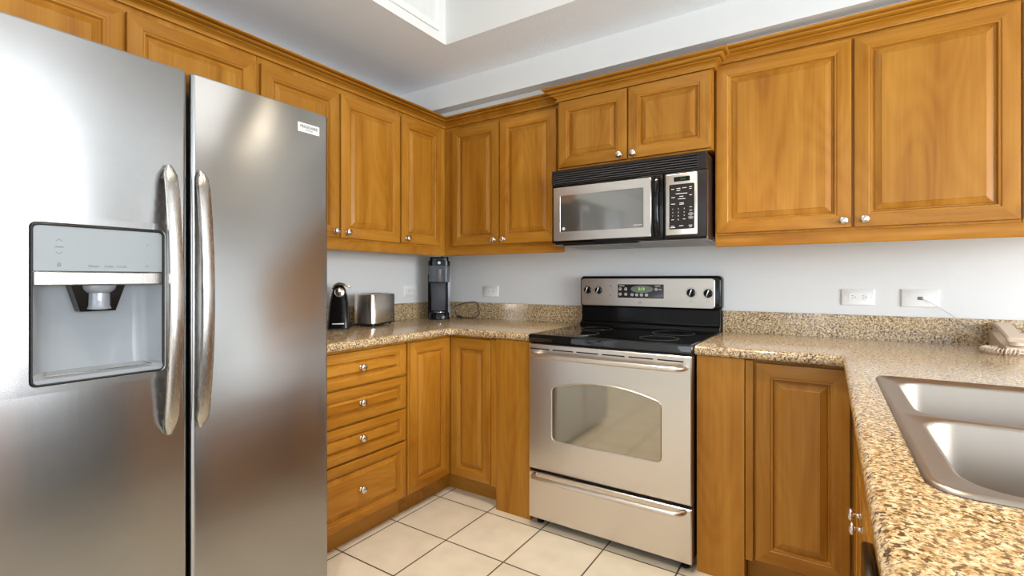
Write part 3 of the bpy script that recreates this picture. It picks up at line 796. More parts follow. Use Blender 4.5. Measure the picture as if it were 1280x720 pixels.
# cooktop
m = Mesh()
lp = lambda i: rrect(RX_0+i, RX_1-i, RY_F+i, -0.085, 0.006, 3)
m.rings([L3(lp(0.006), 0.8785), L3(lp(0.001), 0.882), L3(lp(0), 0.908), L3(lp(0.002), 0.9145), L3(lp(0.008), 0.9175), L3(lp(0.014), 0.9165)])
ct = obj('cooktop', m, GLASSTOP, t)
for x, y, r in ((1.335, -0.26, 0.080), (1.335, -0.50, 0.105), (1.735, -0.26, 0.100), (1.735, -0.50, 0.085)):
    obj('burner_ring', Mesh().lathe([(r-0.0015, 0), (r, 0), (r, 0.0003), (r-0.0015, 0.0003)], (x, y, 0.9166), n=48, hollow=True), RINGP, ct)
    
# rear riser and backguard
m = Mesh()
m.rings([[Vector((x, y, z)) for y, z in ((-0.004, 0.880), (-0.088, 0.880), (-0.094, 0.920), (-0.088, 0.934), (-0.070, 0.942), (-0.066, 0.960), (-0.066, 1.024), (-0.004, 1.024))] for x in (RX_0+0.004, RX_1-0.002)])
obj('rear_riser', m, BLACK, t)
m = Mesh()
def bl(i, y): return [Vector((x, y, z)) for x, z in rrect(RX_0-0.002+i, RX_1+0.006-i, 1.021+i, 1.198-i, 0.022, 5)]
m.rings([bl(0.002, -0.004), bl(0, -0.010), bl(0, -0.072), bl(0.004, -0.080), bl(0.008, -0.083)])
bg = obj('backguard', m, BLACK, t)
m = Mesh()
def pl_(i, y): return [Vector((x, y, z)) for x, z in rrect(RX_0+0.010+i, RX_1-0.024-i, 1.031+i, 1.184-i, 0.016, 5)]
m.rings([pl_(0, -0.080), pl_(0, -0.0855), pl_(0.0015, -0.087)])
pn = obj('control_panel', m, STEEL_R, t, smooth=12)
YP = -0.0872
def knob_r(x, z, r):
    k = obj('control_knob', Mesh().lathe([(r*1.12, 0), (r*1.12, 0.002), (r, 0.004), (r*0.93, 0.016), (r*0.85, 0.019), (0, 0.0195)], (x, YP, z), (0,-1,0), 28), BLACK, t)
    mm = Mesh(); mm.box((-r*0.16, -0.024, -r*0.95), (r*0.16, -0.010, r*0.95), 0.002)
    bmesh.ops.rotate(mm.bm, verts=mm.bm.verts, matrix=Matrix.Rotation(math.radians(18), 3, 'Y'))
    bmesh.ops.translate(mm.bm, verts=mm.bm.verts, vec=(x, YP, z))
    obj('knob_grip', mm, CHROME, k)
    rr_ = Mesh().lathe([(r*1.35, 0), (r*1.39, 0), (r*1.39, 0.0004), (r*1.35, 0.0004)], (x, YP+0.0001, z), (0,-1,0), 32, True)
    for q in range(10):
        a = 2*PI*q/10
        cx, cz = x+r*1.55*math.sin(a), z+r*1.55*math.cos(a)
        rr_.box((cx-0.0008, YP-0.0003, cz-0.0008), (cx+0.0008, YP+0.0001, cz+0.0008))
    obj('dial_marks', rr_, MIDG, k)
for x, z, r in ((1.204, 1.118, 0.0185), (1.272, 1.117, 0.0185), (1.779, 1.110, 0.020), (1.862, 1.108, 0.020)): knob_r(x, z, r)
for x, s_ in ((1.204, 'FRONT'), (1.272, 'REAR'), (1.779, 'REAR'), (1.862, 'FRONT')):
    text('panel_print', s_, 0.0052, (x, YP-0.0002, 1.067), (1,0,0), V, MIDG, pn)
for z, r in ((1.142, 0.004), (1.090, 0.003)): obj('indicator_light', Mesh().lathe([(0, 0), (r, 0), (r, 0.0006), (0, 0.0006)], (1.342, YP+0.0001, z), (0,-1,0), 12), MIDG, pn)
m = Mesh().rings([[Vector((x, y, z)) for x, z in rrect(1.386+i, 1.640-i, 1.077+i, 1.152-i, 0.004, 3)] for y, i in ((YP+0.0001, 0), (YP-0.0015, 0), (YP-0.002, 0.001))])
dp = obj('display_panel', m, plain('display_black', (0.03, 0.028, 0.026), 0.15), t)
m = Mesh(); n = 28
m.rings([[Vector((1.522+0.062*math.cos(2*PI*k/n), y, 1.126+0.020*math.sin(2*PI*k/n))) for k in range(n)] for y in (YP-0.0021, YP-0.0026)])
obj('display_window', m, plain('display_grey', (0.16, 0.17, 0.15), 0.3), dp)
text('display_digits', '2:13', 0.021, (1.520, YP-0.0030, 1.126), (1,0,0), V, LEDG, dp)
for x, z in ((1.400, 1.126), (1.432, 1.126), (1.400, 1.097), (1.432, 1.097), (1.468, 1.095), (1.494, 1.095), (1.520, 1.095), (1.548, 1.095), (1.600, 1.126)):
    m = Mesh().lathe([(0.0060, 0), (0.0085, 0), (0.0085, 0.0006), (0.0060, 0.0006)], (x, YP-0.0020, z), (0,-1,0), 6, True)
    m.box((x-0.003, YP-0.0024, z-0.003), (x+0.003, YP-0.0019, z+0.001)); obj('touch_button', m, WHITEPR, dp)
for x0, x1, z in ((1.394, 1.424, 1.1435), (1.594, 1.622, 1.1435), (1.612, 1.628, 1.125)):
    obj('button_legend', Mesh().box((x0, YP-0.0024, z-0.0015), (x1, YP-0.0019, z+0.0015)), WHITEPR, dp)
text('brand_mark', 'GE', 0.008, (XC-0.024, YP-0.0003, 1.053), (1,0,0), V, MIDG, pn)
obj('brand_mark', Mesh().lathe([(0.0068, 0), (0.0082, 0), (0.0082, 0.0006), (0.0068, 0.0006)], (XC-0.024, YP+0.0001, 1.053), (0,-1,0), 24, True), MIDG, pn)
# oven door with arched window
def arch(x0, x1, z0, z1, bulge, r, n=14):
    pts = [(x0+r, z0), (x1-r, z0)]
    for k in range(1, 5): a = math.radians(90*k/5); pts.append((x1-r+r*math.sin(a), z0+r-r*math.cos(a)))
    pts.append((x1, z0+r))
    pts.append((x1, z1-r))
    for k in range(1, 4): a = math.radians(80*k/4); pts.append((x1-r+r*math.cos(a), z1-r+r*math.sin(a)))
    for k in range(n+1):
        f = k/n; x = x1-r*0.9+(x0-x1+1.8*r)*f
        pts.append((x, z1+bulge*(1-(2*f-1)**2)))
    for k in range(1, 4): a = math.radians(10+80*k/4); pts.append((x0+r-r*math.sin(a), z1-r+r*math.cos(a)))
    pts.append((x0, z1-r)); pts.append((x0, z0+r))
    for k in range(1, 5): a = math.radians(90*k/5); pts.append((x0+r-r*math.cos(a), z0+r-r*math.sin(a)))
    return pts
DX0, DX1, DZa, DZb = RX_0+0.003, RX_1-0.003, 0.2725, 0.8705
inner = arch(1.2835, 1.792, 0.424, 0.676, 0.036, 0.022)
inner = [(x, z) for x, z in inner]
# match the outer loop point by point by pushing outwards to the door rectangle
def to_rect(px, pz):
    cx, cz = (1.2835+1.792)/2, 0.56
    dx, dz = px-cx, pz-cz
    tx = ((DX1 if dx > 0 else DX0)-cx)/dx if abs(dx) > 1e-6 else 1e9
    tz = ((DZb if dz > 0 else DZa)-cz)/dz if abs(dz) > 1e-6 else 1e9
    k = min(tx, tz); return (cx+dx*k, cz+dz*k)
outer_ = [to_rect(*p) for p in inner]
# snap nearest points to the rectangle corners
for c in ((DX0, DZa), (DX1, DZa), (DX1, DZb), (DX0, DZb)):
    i = min(range(len(outer_)), key=lambda q: (outer_[q][0]-c[0])**2+(outer_[q][1]-c[1])**2); outer_[i] = c
def off(lp, d, cx=(1.2835+1.792)/2, cz=0.555, hw=0.26, hh=0.14):
    return [(x+(d if x > cx else -d)*min(1, abs(x-cx)/hw), z+(d if z > cz else -d)*min(1, abs(z-cz)/hh)) for x, z in lp]
def in_(lp, d): return [(min(max(x, DX0+d), DX1-d), min(max(z, DZa+d), DZb-d)) for x, z in lp]
m = Mesh()
def YL(lp, y): return [Vector((x, y, z)) for x, z in lp]
m.rings([YL(outer_, -0.634), YL(outer_, RY_F+0.004), YL(in_(outer_, 0.004), RY_F), YL(off(inner, 0.004), RY_F), YL(off(inner, 0.002), RY_F-0.002), YL(inner, RY_F-0.001), YL(inner, RY_F+0.004)], True, False)
dr = obj('oven_door', m, STEEL_R, t, smooth=12)
obj('oven_window', Mesh().rings([YL(off(inner, 0.0005), RY_F+0.010), YL(off(inner, 0.0005), RY_F+0.0025)]), OVENGL, dr)
m = Mesh(); L_ = (1.894-1.162); x = 1.163
for k in range(6):
    m.box((1.165+k*0.1226, RY_F+0.001, 0.8455), (1.165+k*0.1226+0.105, RY_F-0.0006, 0.8512))
obj('vent_slots', m, BLACKM, dr)
def bar(z, yf, x0, x1, par, r=0.0145, drop=0):
    pts = []
    n = 8
    for k in range(n+1):
        a = math.radians(90*k/n); pts.append((x0+0.035*(1-math.cos(a)), RY_F+0.001+(yf-RY_F)*math.sin(a), z))
    pts2 = [(x0+x1-p[0], p[1], p[2]) for p in pts][::-1]
    m = Mesh().sweep(pts+[(x0+(x1-x0)*k/8, yf-0.002, z) for k in range(1, 8)]+pts2, r, 14, flat=(1.0, 0.85))
    return obj('handle', m, STEEL_R, par, smooth=60)
bar(0.824, -0.722, 1.190, 1.888, dr)
m = Mesh().rings([[Vector((x, y, z)) for x, z in rrect(DX0+i, DX1-i, 0.038+i, 0.2585-i, 0.003, 3)] for y, i in ((-0.634, 0), (RY_F+0.004, 0), (RY_F, 0.004))])
dw = obj('storage_drawer', m, STEEL_R, t, smooth=12)
pts = []
for k in range(9):
    a = math.radians(90*k/8); pts.append((1.192+0.040*(1-math.cos(a)), RY_F+0.001-0.046*math.sin(a), 0.247))
obj('handle', Mesh().sweep(pts+[(1.232+0.614*k/6, RY_F-0.047, 0.247) for k in range(1, 6)]+[(1.192+1.886-p[0], p[1], p[2]) for p in pts][::-1], 0.0125, 14, flat=(1.0, 0.85)), STEEL_R, dw, smooth=60)
for x, y in ((RX_0+0.04, -0.62), (RX_1-0.04, -0.62), (RX_0+0.04, -0.06), (RX_1-0.04, -0.06)):
    obj('leveling_foot', Mesh().lathe([(0.017, 0), (0.017, 0.008), (0.008, 0.012), (0.008, 0.046)], (x, y, 0)), BLACKM, t)

# ------------------------------------------------------------------ microwave
t = thing('microwave', 'over-the-range microwave with steel door and black vent grille', 'microwave', (1.55, -0.2, 1.35))
MX0, MX1, MF = 1.1725, 1.9305, -0.4665
obj('microwave_body', Mesh().box((MX0+0.002, -0.003, 1.357), (MX1-0.002, -0.436, 1.735), 0.003, 1), plain('brown_black_case', (0.035, 0.018, 0.014), 0.3), t)
m = Mesh(); m.box((MX0, -0.436, 1.660), (MX1, -0.440, 1.736)); m.box((MX0, -0.440, 1.722), (MX1, MF, 1.736), 0.002, 1); m.box((MX0, -0.440, 1.660), (MX1, MF, 1.667), 0.002, 1)
m.box((MX0, -0.440, 1.667), (MX0+0.018, MF, 1.722)); m.box((MX1-0.040, -0.440, 1.667), (MX1, MF, 1.722))
gr = obj('vent_grille', m, DARKG, t)
m = Mesh()
for k in range(5):
    z = 1.6725+k*0.0108
    m.rings([[Vector((x, y, zz)) for y, zz in ((-0.441, z+0.001), (-0.4655, z-0.001), (-0.4655, z+0.0018), (-0.441, z+0.003))] for x in (MX0+0.018, MX1-0.040)])
obj('grille_slats', m, plain('slat_grey', (0.075, 0.07, 0.068), 0.3), gr)
XD = 1.744
# door: dark frame, steel face, glass
dm = obj('microwave_door', Mesh().box((MX0, -0.4375, 1.365), (XD, MF+0.002, 1.6585), 0.004), BLACK, t)
fx0, fx1, fz0, fz1 = MX0+0.012, 1.690, 1.376, 1.6475
wx0, wx1, wz0, wz1 = 1.224, 1.654, 1.4205, 1.6040
def R3(x0, x1, z0, z1, y, r=0.004): return [Vector((x, y, z)) for x, z in rrect(x0, x1, z0, z1, r, 3)]
m = Mesh().rings([R3(fx0, fx1, fz0, fz1, MF+0.002), R3(fx0, fx1, fz0, fz1, MF-0.003), R3(fx0+0.002, fx1-0.002, fz0+0.002, fz1-0.002, MF-0.0045), R3(wx0-0.001, wx1+0.001, wz0-0.001, wz1+0.001, MF-0.0045), R3(wx0, wx1, wz0, wz1, MF-0.0035), R3(wx0, wx1, wz0, wz1, MF+0.001)], False, False)
obj('door_facing', m, STEEL_R, dm, smooth=8)
wn = obj('door_window', Mesh().rings([R3(wx0, wx1, wz0, wz1, MF+0.0015), R3(wx0, wx1, wz0, wz1, MF-0.0025)]), MICROGL, dm)
obj('brand_mark', Mesh().lathe([(0, 0), (0.0085, 0), (0.0085, 0.0008), (0, 0.0008)], (1.242, MF-0.0026, 1.4365), (0,-1,0), 20), SILVERB, wn)
text('door_print', 'Spacemaker', 0.0085, (1.628, MF-0.0030, 1.434), (1,0,0), V, WHITEPR, wn)
# curved glossy handle
pts = []; n = 16
for k in range(n+1):
    f = k/n; z = 1.378+(1.648-1.378)*f
    pts.append((1.716, MF-0.004-0.030*math.sin(PI*f)**0.7, z))
obj('handle', Mesh().sweep(pts, [0.0155 if 0 < k < n else 0.012 for k in range(n+1)], 12, flat=(1.0, 0.6), up=(0,1,0)), BLACK, dm, smooth=60)
# control side
cs = obj('control_panel', Mesh().box((XD+0.003, -0.4375, 1.365), (MX1-0.001, MF+0.001, 1.6585), 0.006), DARKG, t)
cf = obj('panel_facing', Mesh().rings([R3(1.755, 1.892, 1.378, 1.650, MF+0.002), R3(1.755, 1.892, 1.378, 1.650, MF-0.002), R3(1.757, 1.890, 1.380, 1.648, MF-0.003)]), STEEL_R, cs)
kp = obj('keypad', Mesh().rings([R3(1.772, 1.880, 1.403, 1.603, MF-0.0029), R3(1.772, 1.880, 1.403, 1.603, MF-0.0038)]), DARKG, cs)
ds_ = obj('display_screen', Mesh().rings([R3(1.792, 1.861, 1.615, 1.636, MF-0.0029, 0.001), R3(1.792, 1.861, 1.615, 1.636, MF-0.0038, 0.001)]), BLACK, cs)
text('display_digits', '2:13', 0.012, (1.831, MF-0.0042, 1.6245), (1,0,0), V, LEDD, ds_)
YK = MF-0.0041
cols4 = (1.787, 1.812, 1.837, 1.864)
for r_, row in enumerate(('123', '456', '789')):
    for c_, ch in enumerate(row): text('key_print', ch, 0.0085, (cols4[c_], YK, 1.493-r_*0.0155), (1,0,0), V, WHITEPR, kp)
text('key_print', '0', 0.0085, (cols4[1], YK, 1.4455), (1,0,0), V, WHITEPR, kp)
for x, z, w in ((1.787, 1.582, .012), (1.812, 1.584, .017), (1.838, 1.585, .018), (1.864, 1.587, .012), (1.864, 1.579, .009), (1.812, 1.575, .015), (1.825, 1.5605, .050), (1.789, 1.545, .016), (1.825, 1.5475, .017), (1.864, 1.551, .012),
                (1.826, 1.537, .032), (1.789, 1.516, .018), (1.826, 1.5185, .018), (1.826, 1.513, .020), (1.865, 1.498, .010), (1.865, 1.4835, .011), (1.787, 1.446, .011), (1.837, 1.447, .010), (1.787, 1.417, .015), (1.824, 1.4175, .018), (1.864, 1.418, .016), (1.787, 1.411, .022), (1.864, 1.4105, .010)):
    obj('key_legend', Mesh().box((x-w/2, YK-0.0002, z-0.0012), (x+w/2, YK+0.0003, z+0.0012)), WHITEPR, kp)
for z in (1.4675, 1.452):
    m = Mesh().sweep([(1.865+0.010*math.cos(2*PI*q/12), YK, z+0.0055*math.sin(2*PI*q/12)) for q in range(13)], 0.0006, 4)
    m.box((1.860, YK-0.0002, z-0.001), (1.870, YK+0.0003, z+0.001)); obj('oval_key', m, WHITEPR, kp)
# underside: filters and lamp cover
m = Mesh(); m.box((MX0+0.004, -0.012, 1.3535), (MX1-0.004, -0.455, 1.3575), 0.001, 1)
FILT = plain('filter_mesh', (0.5, 0.49, 0.47), 0.5, 0.8, bump=0.8, bscale=400)
un = obj('bottom_plate', m, plain('grey_underside', (0.32, 0.31, 0.30), 0.4, 0.6), t)
m = Mesh()
for x0, x1 in ((1.215, 1.50), (1.60, 1.885)):
    m = Mesh()
    m.box((x0, -0.12, 1.350), (x1, -0.40, 1.354), 0.001, 1)
    obj('grease_filter', m, FILT, un)
obj('bottom_lip', Mesh().box((MX0+0.06, -0.44, 1.3505), (MX1-0.30, -0.462, 1.357), 0.002, 1), BLACK, t)

# ------------------------------------------------------------------ outlets
def plate(name, label, cat, fr, u, z, kind, group=None):
    t = thing(name, label, cat, fr(u, z, 0.0))
    w, h = (0.124, 0.074) if kind != 'phone' else (0.127, 0.077)
    lpf = lambda i, d: [fr(a, b, d) for a, b in rrect(u-w/2+i, u+w/2-i, z-h/2+i, z+h/2-i, 0.004, 3)]
    obj('cover_plate', Mesh().rings([lpf(0, 0.0008), lpf(0, 0.004), lpf(0.003, 0.0065)]), WHITEP, t)
    def bx(m, u0, u1, z0, z1, a, b): 
        A, B = fr(u0, z0, a), fr(u1, z1, b); m.box(A, B)
    if kind == 'phone':
        m = Mesh(); bx(m, u-0.009, u+0.009, z-0.008, z+0.006, 0.0062, 0.0072); obj('phone_jack', m, MIDG, t)
    else:
        m = Mesh(); bx(m, u-0.034, u+0.034, z-0.0165, z+0.0165, 0.0062, 0.0080); obj('receptacle', m, WHITEP, t)
        m = Mesh()
        for s in (-1, 1):
            bx(m, u+s*0.020-0.004, u+s*0.020+0.004, z+0.005, z+0.0068, 0.0079, 0.0084)
            bx(m, u+s*0.020-0.003, u+s*0.020+0.003, z-0.0068, z-0.005, 0.0079, 0.0084)
            bx(m, u+s*0.020+0.008, u+s*0.020+0.0115, z-0.002, z+0.002, 0.0079, 0.0084)
        obj('socket_slots', m, BLACKM, t)
    for s in (-1, 1): obj('screw', Mesh().lathe([(0, 0), (0.003, 0), (0.0025, 0.001), (0, 0.0012)], fr(u+s*0.049, z, 0.0062), fr.n, 12), SILVERB, t)
    return t
plate('wall_outlet', 'white horizontal outlet on the back wall between range and phone jack plate', 'outlet', BK, 2.482, 1.100, 'gfci')
plate('phone_wall_jack', 'white wall plate with phone jack and thin grey wire', 'outlet', BK, 2.698, 1.100, 'phone')
plate('wall_outlet', 'white outlet on the back wall just right of the coffee maker', 'outlet', BK, 0.455, 1.098, 'duplex')
plate('wall_outlet', 'white outlet on the left wall between toaster and coffee maker', 'outlet', LF, -0.304, 1.100, 'duplex')

# ------------------------------------------------------------------ coffee maker
def local_box(m, *a, **k): return m.box(*a, **k)
t = thing('coffee_maker', 'tall black single-serve coffee maker in the counter corner', 'coffee maker', (0.184, -0.219, 0.9142), math.radians(41.5))
# local frame: front faces -y
m = Mesh()
m.box((-0.072, 0.015, 0.010), (0.072, 0.085, 0.380), 0.010, 3)
obj('back_column', m, BLACK, t, local=True)
m = Mesh()
for s in (-1, 1): m.rings([[Vector((s*0.0735, y, z)), Vector((s*0.058, y-0.004, z))][::s] + [Vector((s*0.058, 0.02, z)), Vector((s*0.0735, 0.02, z))][::s] for z, y in ((0.010, -0.030), (0.30, -0.030))])
obj('side_rails', m, BLACK, t, local=True)
m = Mesh(); m.box((-0.052, 0.004, 0.055), (0.052, 0.016, 0.243), 0.003)
obj('mug_recess_panel', m, plain('slate_grey_plastic', (0.06, 0.063, 0.07), 0.35, Specular_IOR_Level=0.2), t, local=True)
m = Mesh()
def base_lp(z, g): return [Vector((x, y, z)) for x, y in rrect(-0.073+g, 0.073-g, -0.070+g, 0.08, [0.01, 0.01, 0.06-g, 0.06-g], 7)]
m.rings([base_lp(0, 0.003), base_lp(0.004, 0), base_lp(0.040, 0), base_lp(0.047, 0.004), base_lp(0.048, 0.012)])
obj('drip_base', m, BLACK, t, local=True)
obj('drip_grate', Mesh().lathe([(0, 0), (0.042, 0), (0.042, 0.002), (0, 0.002)], (0, -0.022, 0.048), n=28), CHROME, t, local=True)
m = Mesh()
def res_lp(z, g=0): return [Vector((x, y, z)) for x, y in rrect(-0.070+g, 0.070-g, -0.055+g, 0.014, [0.004, 0.004, 0.03, 0.03], 6)]
m.rings([res_lp(0.246, 0.006), res_lp(0.250), res_lp(0.355)])
obj('clear_reservoir', m, CLEAR, t, local=True)
obj('brew_head', Mesh().lathe([(0.0, 0.243), (0.030, 0.243), (0.033, 0.262), (0.033, 0.330), (0.0, 0.330)], (0, -0.018, 0), n=28), plain('bronze_brew_head', (0.10, 0.06, 0.045), 0.2, 0.6), t, local=True)
m = Mesh()
m.rings([res_lp(0.3555, -0.002), res_lp(0.385, -0.002), res_lp(0.388, 0.001)])
lid = obj('lid', m, BLACK, t, local=True)
m = Mesh(); m.rings([[Vector((x, y, z)) for x, y in rrect(-0.062+g, 0.062-g, -0.050+g, 0.08-g, 0.02, 5)] for z, g in ((0.3805, 0), (0.408, 0), (0.413, 0.004))])
tp = obj('top_cap', m, BLACK, t, local=True)
obj('brand_mark', Mesh().lathe([(0, 0), (0.010, 0), (0.008, 0.002), (0, 0.0025)], (0, -0.0575, 0.374), (0,-1,0), 16), SILVERB, lid, local=True)
# power cord loop lying on the counter beside it
cp_ = [(0.2070, -0.0950, 0.990), (0.2450, -0.0450, 1.010), (0.3000, -0.0260, 1.022), (0.3550, -0.0260, 1.018), (0.3700, -0.0260, 0.975), (0.3770, -0.0300, 0.945), (0.3670, -0.0450, 0.925), (0.3400, -0.0650, 0.9175), (0.3000, -0.0800, 0.9175), (0.2670, -0.0900, 0.9175)]
def smooth_path(P, n=6):
    P = [Vector(p) for p in P]; out = []
    for i in range(len(P)-1):
        p0, p1, p2, p3 = P[max(i-1, 0)], P[i], P[i+1], P[min(i+2, len(P)-1)]
        for k in range(n):
            s = k/n
            out.append(0.5*((2*p1)+(-p0+p2)*s+(2*p0-5*p1+4*p2-p3)*s*s+(-p0+3*p1-3*p2+p3)*s**3))
    out.append(P[-1]); return out
t2 = thing('power_cord', 'thin black power cord looped beside the coffee maker', 'cord', (0.38, -0.06, 0.9142))
obj('cord', Mesh().sweep(smooth_path(cp_), 0.0028, 8), BLACKM, t2)
obj('cord', Mesh().sweep(smooth_path([(0.2070, -0.085, 0.955), (0.2250, -0.090, 0.940), (0.2430, -0.094, 0.930), (0.2570, -0.094, 0.926)]), 0.0028, 8), BLACKM, t2)
m = Mesh(); m.sweep([(0.2770, -0.086, 0.9225), (0.2650, -0.090, 0.9235), (0.2510, -0.095, 0.9245), (0.2430, -0.099, 0.9235)], [0.004, 0.009, 0.010, 0.0085], 10, flat=(1.1, 0.8))
m.box((0.2370, -0.112, 0.921), (0.2400, -0.099, 0.926)); m.box((0.2460, -0.114, 0.921), (0.2490, -0.101, 0.926))
obj('plug', m, BLACKM, t2)

# ------------------------------------------------------------------ toaster (local: long axis y, near end at -y)
t = thing('toaster', 'brushed steel two-slice toaster on the left counter', 'toaster', (0.150, -0.738, 0.9142), math.radians(19))
def tl(z, g=0): return [Vector((x, y, z)) for x, y in rrect(-0.067+g, 0.067-g, -0.130+g, 0.118-g, [0.012, 0.012, 0.030, 0.030], 7)]
obj('toaster_shell', Mesh().rings([tl(0.018), tl(0.172), tl(0.179, 0.003), tl(0.183, 0.010)]), STEEL_T, t, local=True)
obj('base_plate', Mesh().rings([tl(0.008, 0.004), tl(0.010, 0.0), tl(0.0178, 0.0)]), BLACKM, t, local=True)
m = Mesh(); m.box((-0.055, 0.1185, 0.02), (0.060, 0.124, 0.170), 0.003); obj('end_panel', m, BLACKM, t, local=True)
m = Mesh()
for x in (-0.040, 0.012): m.box((x, -0.090, 0.1828), (x+0.028, 0.090, 0.1842))
obj('bread_slots', m, BLACKM, t, local=True)
obj('lever', Mesh().box((-0.015, 0.122, 0.110), (0.015, 0.140, 0.120), 0.003), BLACKM, t, local=True)
for x, y in ((-0.045, -0.10), (0.045, -0.10), (-0.045, 0.09), (0.045, 0.09)):
    obj('foot', Mesh().lathe([(0.008, 0), (0.008, 0.009)], (x, y, 0)), BLACKM, t, local=True)

# ------------------------------------------------------------------ electric can opener (local: front faces -y)
t = thing('can_opener', 'black electric can opener with chrome lever head beside the refrigerator', 'can opener', (0.165, -1.000, 0.9142), math.radians(47))
def co(z, w, d0, d1, r=0.02): return [Vector((x, y, z)) for x, y in rrect(-w, w, d0, d1, min(r, w*0.8), 5)]
obj('opener_body', Mesh().rings([co(0.006, 0.054, -0.050, 0.055), co(0.03, 0.053, -0.048, 0.055), co(0.09, 0.051, -0.040, 0.053), co(0.14, 0.046, -0.030, 0.050), co(0.18, 0.040, -0.022, 0.047), co(0.212, 0.032, -0.016, 0.043), co(0.230, 0.022, -0.010, 0.038), co(0.236, 0.012, 0.0, 0.03, 0.008)]), BLACK, t, local=True)
obj('base_foot', Mesh().rings([co(0.0, 0.055, -0.052, 0.057), co(0.006, 0.056, -0.053, 0.058)]), BLACKM, t, local=True)
m = Mesh(); m.lathe([(0, 0), (0.026, 0), (0.027, 0.006), (0.022, 0.012), (0.010, 0.014), (0, 0.014)], (0.006, -0.020, 0.196), (0, -1, 0.15), 22)
hd = obj('cutting_head', m, CHROME, t, local=True)
obj('cutting_wheel', Mesh().lathe([(0, 0), (0.012, 0), (0.013, 0.005), (0.004, 0.009), (0, 0.009)], (0.000, -0.034, 0.206), (0, -1, 0.15), 18), NICKEL, hd, local=True)
obj('lever', Mesh().sweep([(-0.032, -0.016, 0.214), (-0.020, -0.022, 0.234), (0.002, -0.026, 0.243), (0.028, -0.028, 0.238), (0.060, -0.030, 0.222)], [0.006, 0.009, 0.010, 0.009, 0.006], 10, flat=(1.2, 0.7)), NICKEL, t, local=True)
obj('name_strip', Mesh().box((-0.030, -0.0500, 0.027), (0.030, -0.0475, 0.033), 0.0008), SILVERB, t, local=True)
o = obj('power_cord', Mesh().sweep(smooth_path([(0.112, -0.9280, 0.960), (0.108, -0.8930, 0.945), (0.100, -0.8680, 0.925), (0.125, -0.8830, 0.918), (0.150, -0.9130, 0.918), (0.120, -0.9030, 0.919), (0.075, -0.8280, 0.918), (0.055, -0.7680, 0.945)]), 0.0028, 8), BLACKM)
tag(o, 'black power cord curling between can opener and toaster', 'cord')

# ------------------------------------------------------------------ telephone
t = thing('telephone', 'beige corded desk telephone on the right counter', 'telephone', (3.005, -0.17, 0.9142))
px0, px1 = 2.906, 3.106
m = Mesh()
def side(x): return [Vector((x, y, z)) for y, z in ((-0.032, 0.916), (-0.032, 0.968), (-0.045, 0.976), (-0.075, 0.975), (-0.130, 0.958), (-0.190, 0.944), (-0.235, 0.940), (-0.262, 0.935), (-0.268, 0.926), (-0.262, 0.916))]
m.rings([side(px0), side(px1)])
bmesh.ops.bevel(m.bm, geom=[e for e in m.bm.edges if len(e.link_faces) == 2 and e.calc_face_angle(0) > 1.0], offset=0.004, segments=2, affect='EDGES')
obj('phone_base', m, BEIGE, t)
m = Mesh(); hx = 2.935
path = smooth_path([(hx, -0.038, 1.000), (hx, -0.060, 1.003), (hx, -0.095, 1.000), (hx, -0.140, 0.989), (hx, -0.190, 0.977), (hx, -0.235, 0.968), (hx, -0.258, 0.962)], 4)
rad = [0.0]*len(path)
for i in range(len(path)):
    f = i/(len(path)-1); rad[i] = 0.026 if f < 0.02 or f > 0.98 else 0.029
loops = []
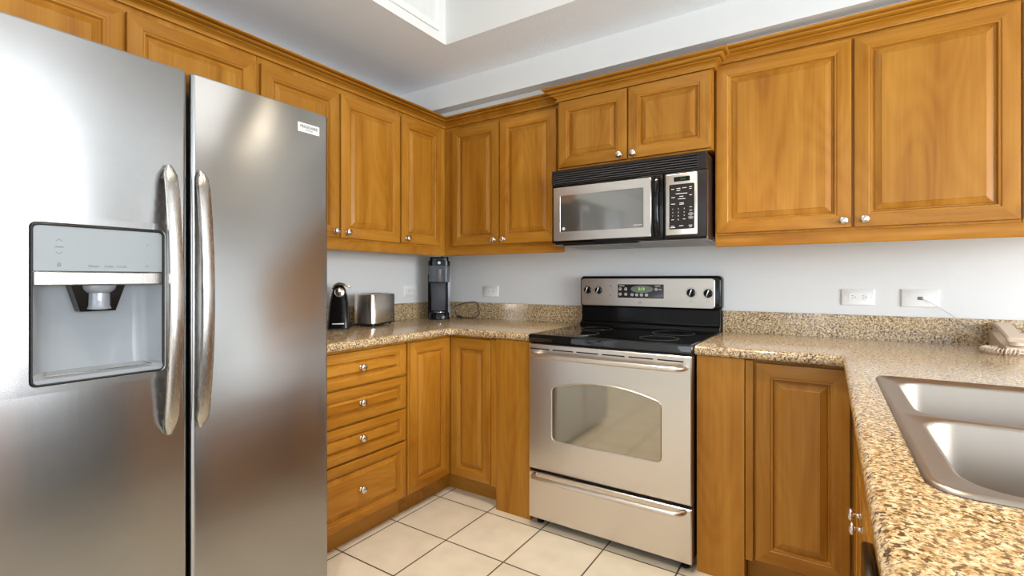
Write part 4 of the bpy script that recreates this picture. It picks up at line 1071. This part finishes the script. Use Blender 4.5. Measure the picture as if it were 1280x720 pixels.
for i, p in enumerate(path):
    tdir = (path[min(i+1, len(path)-1)]-path[max(i-1, 0)]).normalized(); nrm = Vector((0, -tdir.z, tdir.y)); 
    if nrm.z < 0: nrm = -nrm
    f = i/(len(path)-1); hw = 0.027 - 0.003*math.sin(PI*f); ht = 0.009+0.002*math.sin(PI*f)
    if i in (0, len(path)-1): hw -= 0.004; ht -= 0.003
    loops.append([p+Vector((sx*hw*a, 0, 0))+nrm*ht*b for sx, a, b in ((-1, 1, -0.4), (-1, 1, 0.4), (-1, 0.8, 0.9), (1, 0.8, 0.9), (1, 1, 0.4), (1, 1, -0.4), (1, 0.8, -1), (-1, 0.8, -1))])
m.rings(loops)
for y, z in ((-0.062, 0.988), (-0.232, 0.957)):
    m.lathe([(0.020, -0.012), (0.024, -0.010), (0.025, 0.008), (0.018, 0.010)], (hx, y, z), (0, -0.2, 1), 20)
hs_ = obj('handset', m, BEIGE, t)
m = Mesh()
for r_ in range(4):
    for c_ in range(3):
        y = -0.165-r_*0.022; z = 0.9505-(r_)*0.0032
        m.box((3.005+c_*0.026, y-0.007, z-0.004), (3.005+c_*0.026+0.018, y+0.007, z+0.003), 0.001, 1)
obj('dial_buttons', m, WHITEP, t)
obj('line_jack', Mesh().box((2.898, -0.235, 0.920), (2.9065, -0.223, 0.930), 0.001, 1), DARKG, t)
# coiled cord: helix wound around a loop on the counter
ctrl = smooth_path([(2.900, -0.229, 0.925), (2.882, -0.222, 0.926), (2.858, -0.232, 0.9265), (2.846, -0.262, 0.9265), (2.856, -0.296, 0.9265), (2.882, -0.318, 0.9265), (2.912, -0.322, 0.9265), (2.950, -0.305, 0.920), (3.02, -0.290, 0.918)], 60)
pts = []
for i, p in enumerate(ctrl):
    d = (ctrl[min(i+1, len(ctrl)-1)]-ctrl[max(i-1, 0)]).normalized(); s_ = d.cross(Vector((0,0,1))).normalized(); u_ = s_.cross(d)
    f = i/len(ctrl); a = f*2*PI*27
    r_ = 0.0090 if 0.08 < f < 0.80 else 0.0006
    pts.append(p+s_*r_*math.cos(a)+u_*r_*math.sin(a))
obj('coiled_cord', Mesh().sweep(pts, 0.0026, 6), BEIGE, t, smooth=80)
o = obj('phone_wire', Mesh().sweep(smooth_path([(2.700, -0.0078, 1.099), (2.728, -0.016, 1.084), (2.770, -0.024, 1.052), (2.808, -0.027, 1.022), (2.85, -0.027, 0.985), (2.90, -0.025, 0.955), (2.98, -0.025, 0.930)]), 0.0012, 6), plain('grey_wire', (0.40, 0.38, 0.35), 0.5))
tag(o, 'thin grey wire running from the wall jack to the telephone', 'cord')
